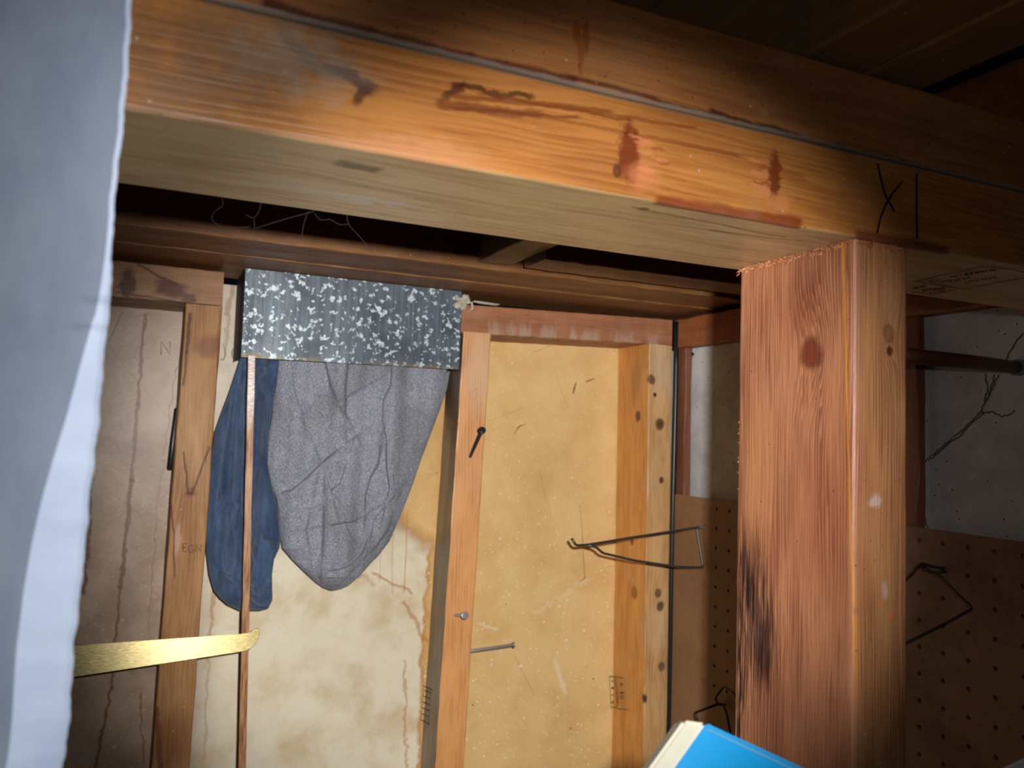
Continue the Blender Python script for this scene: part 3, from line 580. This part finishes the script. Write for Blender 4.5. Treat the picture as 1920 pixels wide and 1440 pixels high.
# rod into the concrete
M_rod = NT('patinated_rod'); _x = M_rod.sep(M_rod.pos)[0]
_c = M_rod.mix(M_rod.sm(_x, .68, .715), rgb(128, 84, 54), rgb(58, 72, 60)); _c = M_rod.mix(M_rod.math('MULTIPLY', M_rod.noise(M_rod.pos, 120, 4, .6), .5), _c, rgb(50, 36, 26))
M_rod = M_rod.done(_c, .4, .5, .4)
e = hit(1905, 687, 0, CXW-.004); bm = bmesh.new(); tube(bm, [(.53, e.y, e.z+.0005), (.65, e.y, e.z), (CXW-.006, e.y, e.z-.001), (CXW+.002, e.y, e.z-.001)], .0056, 20, [.0062, .0062, .0058, .0058])
rod = obj('pipe', bm, M_rod, None, True); tag(rod, 'thin brown copper pipe entering the cracked concrete wall', 'pipe')
bm = bmesh.new(); tube(bm, [(CXW-.004, e.y, e.z-.001), (CXW+.001, e.y, e.z-.001)], .0075, 20); obj('sealing_ring', bm, plain('mortar', rgb(140, 138, 130), .9), rod)
# black cable in the corner
M_blk = plain('black_rubber', rgb(24, 27, 30), .35, 0, .5, var=.1)
p0 = hit(1269, 603, 1, FY-.006); p1 = hit(1252, 1440, 1, FY-.006); s = (p1-p0)/(p1.z-p0.z); bot = p0+s*(.02-p0.z)
bm = bmesh.new(); tube(bm, [p0.lerp(bot, k/30)+Vector((.0006*math.sin(k*.9), 0, 0)) for k in range(31)], .0035, 12)
tag(obj('cable', bm, M_blk, None, True), 'black cable running down the far right corner beside the corner stud', 'cable')
bm = bmesh.new(); q = CW(1300, 664); tube(bm, [q+Vector((.002, 0, 0)), q-Vector((.003, 0, 0))], .0022, 10)
tag(obj('nail', bm, M_blk), 'small dark nail head near the top of the concrete in the corner', 'nail')

# ------------------------------------------------------------------ the duct
def mat_galv():
    n = NT('galvanised_steel'); P = n.pos; w_ = n.warp(.004, 180, 2)
    sp = n.noise(w_, 165, 3, .55); big = n.noise(P, 18, 3, .6); v = n.noise(n.vm('MULTIPLY', P, (1, 1, .04)), 420, 2, .6)
    col = n.mix(n.sm(v, .4, .7), rgb(84, 96, 108), rgb(108, 120, 130)); col = n.mix(n.sm(big, .4, .7), col, rgb(66, 76, 84))
    f = n.math('ADD', sp, n.math('MULTIPLY', n.math('SUBTRACT', big, .5), .06))
    spk = n.sm(f, .578, .604); col = n.mix(spk, col, n.mix(n.sm(n.noise(P, 300, 2), .4, .6), rgb(176, 190, 198), rgb(214, 226, 230)))
    zb = FW(600, 680).z; rz = n.math('MULTIPLY', n.sm(n.sep(n.warp(.012, 120))[2], H+.084, H+.0765), n.sm(n.noise(P, 30, 2), .45, .6))
    col = n.mix(n.math('MULTIPLY', rz, .8), col, rgb(132, 112, 66))
    n.bump(f, .15, .0005); return n.done(col, .42, .55, .15)
M_galv = mat_galv(); M_gin = plain('dull_steel', rgb(34, 36, 38), .6, .3, var=.3)
D0, D1, DYF = .0925, .3553, FY-.008
zb0, zb1 = FW(457, 671).z, FW(848, 693).z; zt0 = H+.1775
duct = empty('duct', (D0, DYF, zb0), 'speckled galvanised metal duct between studs, rags hanging from its open bottom', 'duct')
bm = bmesh.new(); bp = [(D0, zb0), (.15, zb0-.0002), (.26, zb0+.0004), (D1, zb1)]
def sheet(bm, a, b, y0, y1, za, zb_, ztp, t=.0008, nx=24):
    rows = []
    for i in range(nx+1):
        u = i/nx; x = a+(b-a)*u; y = y0+(y1-y0)*u; z = za+(zb_-za)*u; w2 = .0006*math.sin(u*9)+.0005*math.sin(u*23)
        rows.append([bm.verts.new((x, y+w2, z)), bm.verts.new((x, y, ztp)), bm.verts.new((x, y+t+.0001, ztp)), bm.verts.new((x, y+t+w2, z))])
    for i in range(nx):
        for k in range(4): bm.faces.new((rows[i][k], rows[i][(k+1) % 4], rows[i+1][(k+1) % 4], rows[i+1][k]))
    bm.faces.new(rows[0]); bm.faces.new(rows[-1][::-1])
sheet(bm, D0, D1, DYF, DYF, zb0, zb1, zt0); obj('front_sheet', bm, M_galv, duct)
for nm, xx in (('side_sheet', D0-.0009), ('side_sheet', D1)):
    bm = bmesh.new(); box(bm, xx, xx+.0008, DYF, DY-.002, zb0+(.0 if xx < .2 else zb1-zb0), zt0); obj(nm, bm, M_gin, duct)
bm = bmesh.new(); box(bm, D0, D1, DY-.003, DY-.0022, zb0+.002, zt0); obj('back_sheet', bm, M_gin, duct)

# ------------------------------------------------------------------ hanging cloths
def interp(pl, t):          # point on polyline at parameter y=t (monotone in y)
    for a, b in zip(pl, pl[1:]):
        if a[1] <= t <= b[1]: k = (t-a[1])/max(1e-6, b[1]-a[1]); return a[0]+(b[0]-a[0])*k
    return pl[-1][0]
def segd(p, a, b):
    ax, ay = b[0]-a[0], b[1]-a[1]; L2 = ax*ax+ay*ay; t = max(0, min(1, ((p[0]-a[0])*ax+(p[1]-a[1])*ay)/L2)); return math.hypot(p[0]-a[0]-ax*t, p[1]-a[1]-ay*t), (ax*(p[1]-a[1])-ay*(p[0]-a[0]))/math.sqrt(L2)
def cloth(name, Lp, Rp, ybase, bulge, creases, mat, nu=260, nv=300, fuzz=0.0, vfold=(), drape=0.0, cg=.9):
    # a rag hanging in heavy folds: front skin between its two outlines, folds pressed in along the creases
    bm = bmesh.new(); y0 = max(Lp[0][1], Rp[0][1]); y1 = min(Lp[-1][1], Rp[-1][1]); F_, G_ = [], []
    ytl, ytr = Lp[0][1], Rp[0][1]
    for j in range(nv+1):
        v = j/nv; v = v**.92 if v < .9 else v; rowF, rowB = [], []
        for i in range(nu+1):
            u = i/nu; yt = ytl+(ytr-ytl)*u; yy = yt+(y1-yt)*(1-(1-v)**1.25)
            xl, xr = interp(Lp, max(yy, Lp[0][1])), interp(Rp, max(yy, Rp[0][1]))
            uu = .5-.5*math.cos(math.pi*u); x = xl+(xr-xl)*uu; wpx = max(1.0, xr-xl)
            ed = min(1, (4*uu*(1-uu)))**.5*min(1, (wpx/60))**.5*min(1, ((y1-yy)/26+.02))**.5
            d = bulge*ed + drape*(yy-y0)/(y1-y0)*ed
            for (cx, amp, wl) in vfold: d += amp*math.cos((x-cx+.06*(yy-y0))/wl*2*math.pi)*ed
            for (P, wpx_, dep, side) in creases:
                dep *= cg
                best, sg = 1e9, 0
                for a, b in zip(P, P[1:]):
                    dd, s_ = segd((x, yy), a, b)
                    if dd < best: best, sg = dd, s_
                if best < wpx_*22:
                    e0, e1 = math.hypot(x-P[0][0], yy-P[0][1]), math.hypot(x-P[-1][0], yy-P[-1][1])
                    fa = min(1, (min(e0, e1)+best*.5)/(wpx_*6)) if P[0][1] > y0+30 else min(1, (e1+best*.5)/(wpx_*6))
                    d -= fa*dep*.55*math.exp(-best/(wpx_*6))
                    d += fa*dep*.9*(1 if side > 0 else -1)*math.tanh(sg/(wpx_*.28))*math.exp(-best/(wpx_*6))
            d = max(d, -.004)
            if fuzz: d += random.uniform(-fuzz, fuzz)
            P3 = hit(x, yy, 1, ybase-d); rowF.append(bm.verts.new(P3)); rowB.append(bm.verts.new(hit(x, yy, 1, ybase+.006*ed+.0015)))
        F_.append(rowF); G_.append(rowB)
    for j in range(nv):
        for i in range(nu):
            bm.faces.new((F_[j][i], F_[j][i+1], F_[j+1][i+1], F_[j+1][i])); bm.faces.new((G_[j][i], G_[j+1][i], G_[j+1][i+1], G_[j][i+1]))
        bm.faces.new((F_[j][0], F_[j+1][0], G_[j+1][0], G_[j][0])); bm.faces.new((F_[j][nu], G_[j][nu], G_[j+1][nu], F_[j+1][nu]))
    for i in range(nu): bm.faces.new((F_[nv][i], F_[nv][i+1], G_[nv][i+1], G_[nv][i])); bm.faces.new((F_[0][i], G_[0][i], G_[0][i+1], F_[0][i+1]))
    return obj(name, bm, mat, None, True)
def Zc(P): return [(380+x/2.879, 660+y/2.879) for x, y in P]
def mat_towel():
    n = NT('grey_terry'); a = n.noise(n.pos, 650, 3, .75); b = n.noise(n.warp(.006, 60), 160, 4, .65); c = n.noise(n.pos, 12, 3, .5)
    col = n.mix(n.sm(a, .38, .64), rgb(140, 142, 158), rgb(222, 224, 236)); col = n.mix(n.math('MULTIPLY', n.sm(b, .5, .7), .4), col, rgb(176, 174, 176)); col = n.mix(n.math('MULTIPLY', n.sm(c, .45, .65), .35), col, rgb(120, 112, 114))
    n.bump(n.math('ADD', a, n.math('MULTIPLY', b, 1.2)), 1.0, .004); m_ = n.done(col, .95, .1); n.b.inputs['Sheen Weight'].default_value = .25; return m_
def mat_blue():
    n = NT('blue_cotton'); a = n.noise(n.vm('MULTIPLY', n.pos, (1, 1, .3)), 60, 4, .65); b = n.noise(n.pos, 1200, 2, .6)
    col = n.mix(n.sm(a, .3, .7), rgb(76, 96, 126), rgb(46, 62, 88)); col = n.mix(n.math('MULTIPLY', n.sm(b, .5, .7), .35), col, rgb(96, 112, 138))
    X = n.sep(n.pos)[0]; n.bump(n.math('ADD', b, n.math('MULTIPLY', a, 2)), .35, .001); m_ = n.done(col, .85, .15); n.b.inputs['Sheen Weight'].default_value = .2; return m_
TL = [(522, 668), (515, 740), (503, 827), (500, 868), (508, 910), (519, 938), (526, 1000), (529, 1028), (547, 1049), (568, 1070), (592, 1092), (606, 1102), (620, 1107)]
TR = [(846, 685), (838, 729), (825, 768), (807, 816), (790, 861), (772, 914), (752, 966), (731, 1014), (710, 1042), (693, 1059), (675, 1080), (654, 1098), (640, 1104), (626, 1107)]
TC = [(Zc([(790, 40), (772, 180), (774, 400)]), 4, .009, .5), (Zc([(1022, 60), (1015, 180), (975, 260), (970, 370), (990, 470), (990, 600), (1008, 740), (990, 815)]), 4, .010, -.6),
      (Zc([(968, 480), (950, 600), (905, 680), (880, 780), (876, 880)]), 4, .009, .6), (Zc([(870, 885), (820, 915), (660, 938)]), 4, .006, .5),
      (Zc([(395, 768), (480, 745), (560, 680), (640, 600), (700, 552), (770, 500)]), 5, .010, .8), (Zc([(640, 600), (668, 670), (690, 748), (740, 710), (790, 560)]), 5, .007, .4),
      (Zc([(640, 1165), (700, 1182), (790, 1155), (860, 1090), (905, 980)]), 5, .007, .5), (Zc([(480, 60), (495, 200), (530, 330)]), 5, .005, .5),
      (Zc([(660, 50), (690, 180), (730, 270), (765, 250)]), 7, .009, -.5), (Zc([(1000, 815), (930, 900), (895, 1040)]), 4, .005, .4), (Zc([(590, 820), (560, 960), (580, 1100)]), 7, .005, .4), (Zc([(655, 800), (650, 1000), (640, 1160)]), 6, .006, -.4),
      (Zc([(1040, 840), (1000, 960), (930, 1060), (860, 1130)]), 6, .004, .4), (Zc([(760, 880), (800, 1000), (850, 1040)]), 5, .003, .3)]
tw = cloth('towel', TL, TR, 1.004, .030, TC, mat_towel(), fuzz=.0004, vfold=[(560, .0050, 88), (600, .0016, 37)])
tag(tw, 'grey terry towel bunched in heavy folds, hanging from the duct', 'towel')
BL = [(452, 668), (432, 729), (415, 775), (403, 809), (397, 854), (392, 924), (387, 993), (387, 1035), (392, 1077), (401, 1108), (412, 1122), (426, 1134), (449, 1145)]
BR = [(524, 670), (519, 722), (508, 778), (504, 827), (502, 868), (510, 910), (519, 948), (528, 1007), (524, 1028), (514, 1049), (510, 1077), (511, 1125), (503, 1141), (480, 1147)]
BC = [(Zc([(160, 190), (142, 350), (112, 540), (75, 820)]), 4, .006, .6), (Zc([(205, 100), (192, 400), (186, 600), (168, 830)]), 3.5, .008, -.5), (Zc([(225, 120), (215, 500), (205, 900)]), 3, .005, .5),
      (Zc([(165, 850), (145, 960), (105, 1100), (110, 1180), (150, 1200), (180, 1160), (186, 1060), (195, 930)]), 3, .005, .4), (Zc([(100, 1190), (160, 1235), (215, 1247)]), 4, .006, .6),
      (Zc([(252, 730), (295, 640), (335, 590)]), 5, .006, .5), (Zc([(250, 880), (300, 930), (330, 1010), (400, 1030)]), 4, .006, -.5), (Zc([(248, 1020), (285, 1140), (270, 1195), (248, 1245)]), 3.5, .009, .5),
      (Zc([(248, 1260), (275, 1300), (300, 1310), (320, 1270), (380, 1250)]), 3.5, .007, .5), (Zc([(245, 1320), (300, 1365), (370, 1375)]), 3.5, .006, .5),
      (Zc([(270, 90), (330, 80), (345, 110), (300, 150), (265, 160)]), 4, .008, .3), (Zc([(265, 185), (330, 175), (360, 130)]), 4, .007, .3), (Zc([(262, 240), (300, 275), (345, 235)]), 6, .010, .3), (Zc([(50, 560), (80, 540), (110, 540)]), 3, .004, .4), (Zc([(45, 700), (75, 760)]), 4, .003, .4)]
cb = cloth('cloth', BL, BR, .990, .018, BC, mat_blue(), nu=170, nv=320, fuzz=.00005, vfold=[(440, .0045, 52), (470, .0022, 24)], cg=1.1)
tag(cb, 'blue cotton cloth with a hem loop, hanging left of the grey towel', 'cloth')

# ------------------------------------------------------------------ lath, brass bar, nails
n = NT('thin_lath'); z_ = n.sep(n.pos)[2]; v = n.noise(n.vm('MULTIPLY', n.pos, (1, 1, .05)), 700, 2, .6)
c_ = n.mix(n.sm(z_, H-.02, H+.04), n.mix(n.sm(v, .4, .65), rgb(190, 138, 92), rgb(128, 80, 48)), n.mix(n.sm(n.noise(n.vm('MULTIPLY', n.pos, (.3, 1, 1)), 900, 1), .45, .55), rgb(186, 160, 148), rgb(232, 214, 204)))
M_lath = n.done(c_, .4, .5)
a = hit(464, 674, 1, .945); b = hit(446, 1440, 1, .945); s = (b-a)/(b.z-a.z); bot = a+s*(-a.z+.002); a.y = .9385; bot.y = .9385
lath = obj('lath', loft(bot, a+(a-bot).normalized()*.004, (1, 0, 0), (0, 1, 0), .0078, .005, r=.0008, steps=80, jit=.0001), M_lath)
tag(lath, 'thin upright wooden lath in front of the blue cloth', 'strip')
M_brass = NT('brushed_brass'); n = M_brass; q = n.noise(n.vm('MULTIPLY', n.pos, (1, 1, .9)), 40, 3); st = n.noise(n.vm('MULTIPLY', n.pos, (.12, .12, 1)), 1500, 2, .7)
c_ = n.mix(n.sm(st, .35, .65), rgb(138, 120, 62), rgb(96, 84, 40)); c_ = n.mix(n.math('MULTIPLY', n.sm(q, .45, .65), .35), c_, rgb(110, 92, 52)); n.bump(st, .08, .0003); M_brass = n.done(c_, .28, .3, .3)
PBb = hit(458, 1204, 1, .930); _r = (ray(300, 1222, 1)-ORG).normalized(); _a = ray(90, 1245, 1)-ORG; PA = ORG+_a*((PBb-ORG).dot(_r)/_a.dot(_r))
bm = bmesh.new(); d = (PBb-PA).normalized(); up = _r.cross(d).normalized(); up = up if up.z > 0 else -up; sd = d.cross(up).normalized()
prof = [(0, -.0093), (0, .0093)]; Ltot = (PBb-PA).length
def bp3(s_, h_, t_): return PA + d*s_ + up*h_ + sd*t_
ring = []
outl = [(0, -.0093), (Ltot-.006, -.0093), (Ltot+.002, -.0090), (Ltot+.009, -.0060), (Ltot+.014, -.0005), (Ltot+.016, .0060), (Ltot+.016, .0120), (Ltot+.013, .0138), (Ltot+.010, .0128), (Ltot+.008, .0100), (Ltot+.004, .0088), (Ltot-.006, .0088), (0, .0093)]
outl = [(s_, h_*(1+.75*(1-max(0, min(1, s_/Ltot))))) for s_, h_ in outl]
A_ = [bm.verts.new(bp3(s_, h_, -.0015)) for s_, h_ in outl]; B_ = [bm.verts.new(bp3(s_, h_, .0015)) for s_, h_ in outl]
bm.faces.new(A_); bm.faces.new(B_[::-1])
for i in range(len(outl)): bm.faces.new((A_[i], B_[i], B_[(i+1) % len(outl)], A_[(i+1) % len(outl)]))
bmesh.ops.bevel(bm, geom=list(bm.edges), offset=.0003, segments=1, affect='EDGES')
tag(obj('brass_bar', bm, M_brass), 'flat brass bar with a hooked end, crossing in front of the left stud and lath', 'bar')
M_nail = plain('dark_nail_steel', rgb(74, 72, 74), .35, .6, .5, var=.3, scale=300); M_bright = plain('bright_nail_steel', rgb(190, 186, 182), .35, .5, .5, var=.25, scale=300)
def nail(base, tip, r, hr, mat, label, cone=0):
    e = empty('nail', base, label, 'nail'); d = (tip-base).normalized()
    obj('shank', tube(bmesh.new(), [base-d*.004, base, tip], 0, 12, [r*(1-cone), r*(1-cone), r]), mat, e, True)
    obj('head', tube(bmesh.new(), [tip-d*.0005, tip, tip+d*.0012, tip+d*.0016], 0, 16, [r, hr, hr, hr*.8]), mat, e, True)
nail(FW(881, 857), hit(904, 807, 1, .900), .0021, .0046, M_nail, 'dark nail angled out of the upper part of the orange stud')
nail(FW(853, 1153), hit(871, 1154, 1, .930), .0021, .0050, M_bright, 'short bright screw sticking out midway down the orange stud')
b_ = FW(876, 1221); b_.y += .03; nail(hit(879, 1221, 1, .985), hit(963, 1209, 1, .975), .0021, .0040, M_bright, 'long nail poking sideways out of the orange stud, over the cream panel')
# little things
M_pl = plain('crumpled_caulk', rgb(190, 182, 164), .6, var=.4, scale=150, bump=.4)
bm = bmesh.new()
for i in range(9):
    p = hit(868+random.uniform(-12, 10), 566+random.uniform(-8, 12), 1, FY-.010); 
    bmesh.ops.create_icosphere(bm, subdivisions=2, radius=random.uniform(.003, .0055), matrix=Matrix.Translation(p)@Matrix.Rotation(random.random()*6, 4, 'Y')@Matrix.Diagonal((1.3, .5, .8, 1)))
for v in bm.verts: v.co += Vector((random.uniform(-1, 1), random.uniform(-1, 1), random.uniform(-1, 1)))*.0009
tube(bm, [hit(888, 565, 1, FY-.004), hit(900, 567, 1, FY-.004), hit(930, 571, 1, FY-.003), hit(936, 571, 1, FY-.003)], 0, 8, [.001, .0018, .0014, .0005])
tube(bm, [hit(884, 566, 1, FY-.004), hit(886, 578, 1, FY-.003), hit(878, 586, 1, FY-.003)], 0, 8, [.002, .0016, .0006])
tag(obj('caulk_lump', bm, M_pl), 'crumpled pale caulk lump at the top corner of the duct and orange stud', 'caulk')
bm = bmesh.new(); A1 = DW(326, 768); A2 = DW(313, 878); A1.y = A2.y = DY-.006; A1.x += .003; A2.x += .003; tube(bm, [A1+Vector((.010, 0, .01)), A1, A1.lerp(A2, .6), A2, A2+(A2-A1).normalized()*.002], 0, 12, [.003, .003, .0036, .0036, .0024])
tag(obj('black_rod', bm, M_blk, None, True), 'short black rod poking out behind the left stud', 'rod')
# cobwebs in the ceiling gap
n = NT('cobweb'); M_web = n.done(rgb(62, 60, 56), .9, .1)
bm = bmesh.new()
W = lambda px, py: hit(px, py, 1, PY1+.001)
for P in ([(415, 368), (420, 385), (400, 398), (396, 412), (410, 424), (440, 428), (470, 425)], [(490, 380), (485, 398), (476, 411), (460, 402)], [(476, 411), (478, 425), (474, 436)], [(480, 428), (530, 412), (560, 404), (590, 396)], [(578, 396), (569, 420), (565, 450)], [(590, 400), (600, 414), (620, 410), (635, 422), (655, 420)], [(650, 400), (652, 420), (680, 450), (700, 475), (725, 500)]):
    tube(bm, smoothpts([W(*p) for p in P], .004, 3), .00013, 5)
tag(obj('cobweb', bm, M_web), 'dusty cobweb strands looping in the dark gap below the near plates', 'cobweb')

# ------------------------------------------------------------------ things close to the lens
n = NT('white_paint'); a = n.noise(n.pos, 30, 4, .6); sp = n.noise(n.warp(.004, 200), 350, 2, .5)
c_ = n.mix(n.sm(a, .35, .7), rgb(214, 220, 236), rgb(198, 206, 226)); 
yy = hit(180, 545, 1, .225)
c_ = n.mix(n.math('MULTIPLY', n.blob(ray(190, 545, .2), (.010, .02, .0014), .004, 120, .6), .4), c_, rgb(110, 114, 124)); c_ = n.mix(n.math('MULTIPLY', n.blob(ray(150, 600, .2), (.012, .02, .0012), .004, 120, .6), .3), c_, rgb(110, 114, 124))
n.bump(a, .2, .001); M_white = n.done(c_, .55, .3)
edge = [(290, -420), (256, -60), (248, 0), (244, 100), (236, 190), (231, 260), (224, 310), (221, 335), (213, 430), (209, 540), (207, 590), (203, 605), (195, 680), (188, 780), (178, 860), (171, 920), (163, 1000), (156, 1075), (148, 1150), (141, 1200), (137, 1260), (133, 1330), (126, 1400), (117, 1440), (108, 1520), (90, 1700)]
bm = bmesh.new(); rows = []
for i in range(161):
    py = -420+i*2100/160
    ex = 0
    for a, b in zip(edge, edge[1:]):
        if a[1] <= py <= b[1]: k = (py-a[1])/(b[1]-a[1]); ex = a[0]+(b[0]-a[0])*k
    e0 = ex; ex += random.uniform(-1.2, 1.2)+1.2*math.sin(i*.9)
    k = max(0, min(1, (py-380)/760)); k = k*k*(3-2*k)
    bw = .0008+.0122*k                                    # edge turned to the lamp lower down, shaped to make a bright strip
    E_ = ray(ex, py, .215)
    lf = Vector((-.60, .80, 0)).normalized(); ff = Vector((-1, -.10, 0)).normalized()              # panel runs off to the left
    E1 = ray(e0, py, .215)+ff*(bw+.0004); vd = (E_-ORG).normalized()
    row = [E1+lf*.22, E1+lf*.08, E1+lf*.012, E1+lf*.004, E1+lf*.001, E1, E_+ff*bw*.5, E_+ff*.0015, E_+vd*.0008+ff*.0002, E_+vd*.003+ff*.0006, E_+vd*.012+ff*.0018, E1+lf*.22+Vector((.009, .009, 0))]
    rows.append([bm.verts.new(p) for p in row])
for i in range(160):
    for k in range(12): bm.faces.new((rows[i][k], rows[i][(k+1) % 12], rows[i+1][(k+1) % 12], rows[i+1][k]))
bm.faces.new(rows[0]); bm.faces.new(rows[-1][::-1])
pp = obj('painted_panel', bm, M_white, None, True); pp.data.set_sharp_from_angle(angle=math.radians(28))
tag(pp, 'white painted panel with a ragged edge, close at the left', 'panel')
# book
M_cov = plain('blue_cover', rgb(0, 168, 240), .35, 0, .5, var=.05); M_pg = plain('cream_paper', rgb(232, 228, 206), .7, var=.1, scale=120); M_hinge = plain('pale_blue_edge', rgb(90, 186, 240), .3, 0, .6, var=.05)
z0 = .30
Bc = ray(1326, 1356, z0); Br = ray(1326+220, 1356+102, z0*.985); Bl = ray(1326-75, 1356+106, z0*.97)
ex = (Br-Bc).normalized(); ey = (Bl-Bc); ey = (ey-ex*ey.dot(ex)).normalized(); ez = ex.cross(ey).normalized()
if ez.dot(_fw) < 0: ez = -ez                       # ez points away from the lens
Wd, Hd, Td = .15, .20, .014
def slab(bm, o, a, b, c, bev=.0006):
    v = [bm.verts.new(o+a*i+b*j+c*k) for i in (0, 1) for j in (0, 1) for k in (0, 1)]
    fs = [bm.faces.new([v[i] for i in f]) for f in ((0, 1, 3, 2), (4, 6, 7, 5), (0, 4, 5, 1), (2, 3, 7, 6), (0, 2, 6, 4), (1, 5, 7, 3))]
    if bev: bmesh.ops.bevel(bm, geom=list({e for f in fs for e in f.edges}), offset=bev, segments=2, affect='EDGES')
ey = (Bl-Bc).normalized()
bk = empty('book', Bc+ex*Wd*.5+ey*Hd, 'bright blue book with a cream spine, its top corner poking up at the bottom', 'book')
bm = bmesh.new(); slab(bm, Bc, ex*Wd, ey*Hd, ez*.0022); obj('cover', bm, M_cov, bk)
bm = bmesh.new(); tube(bm, [Bc+ex*.001+ey*.0022-ez*.0004, Bc+ex*Wd+ey*.0022-ez*.0004], .0008, 8); obj('cover_edge', bm, M_hinge, bk)
bm = bmesh.new(); slab(bm, Bc+ex*.003+ey*.002+ez*.0024, ex*(Wd-.006), ey*(Hd-.004), ez*(Td-.005)); obj('pages', bm, M_pg, bk)
SL = ray(1283, 1350, z0*1.0)
bm = bmesh.new(); sa = SL-Bc; slab(bm, Bc+ez*.0002, sa*1.0-ex*.0, ey*Hd, ez*.0118, .0012); obj('spine', bm, M_pg, bk)
bm = bmesh.new(); slab(bm, Bc+ez*.0121, ex*Wd, ey*Hd, ez*.002); obj('back_cover', bm, M_cov, bk)
# white sheet corner bottom right
a = ray(1884, 1440, .34); b = ray(1960, 1405, .34); c = ray(1860, 1560, .335); bm = bmesh.new(); slab(bm, ray(1872, 1446, .34), ray(1990, 1394, .34)-ray(1872, 1446, .34), ray(1900, 1640, .335)-ray(1872, 1446, .34), _fw*.001, .0002)
tag(obj('paper_sheet', bm, plain('white_paper', rgb(225, 230, 240), .6, var=.03)), 'corner of a white sheet, cut off at the bottom right', 'paper')
for o in list(bpy.data.objects):
    if '_b' in o: del o['_b']
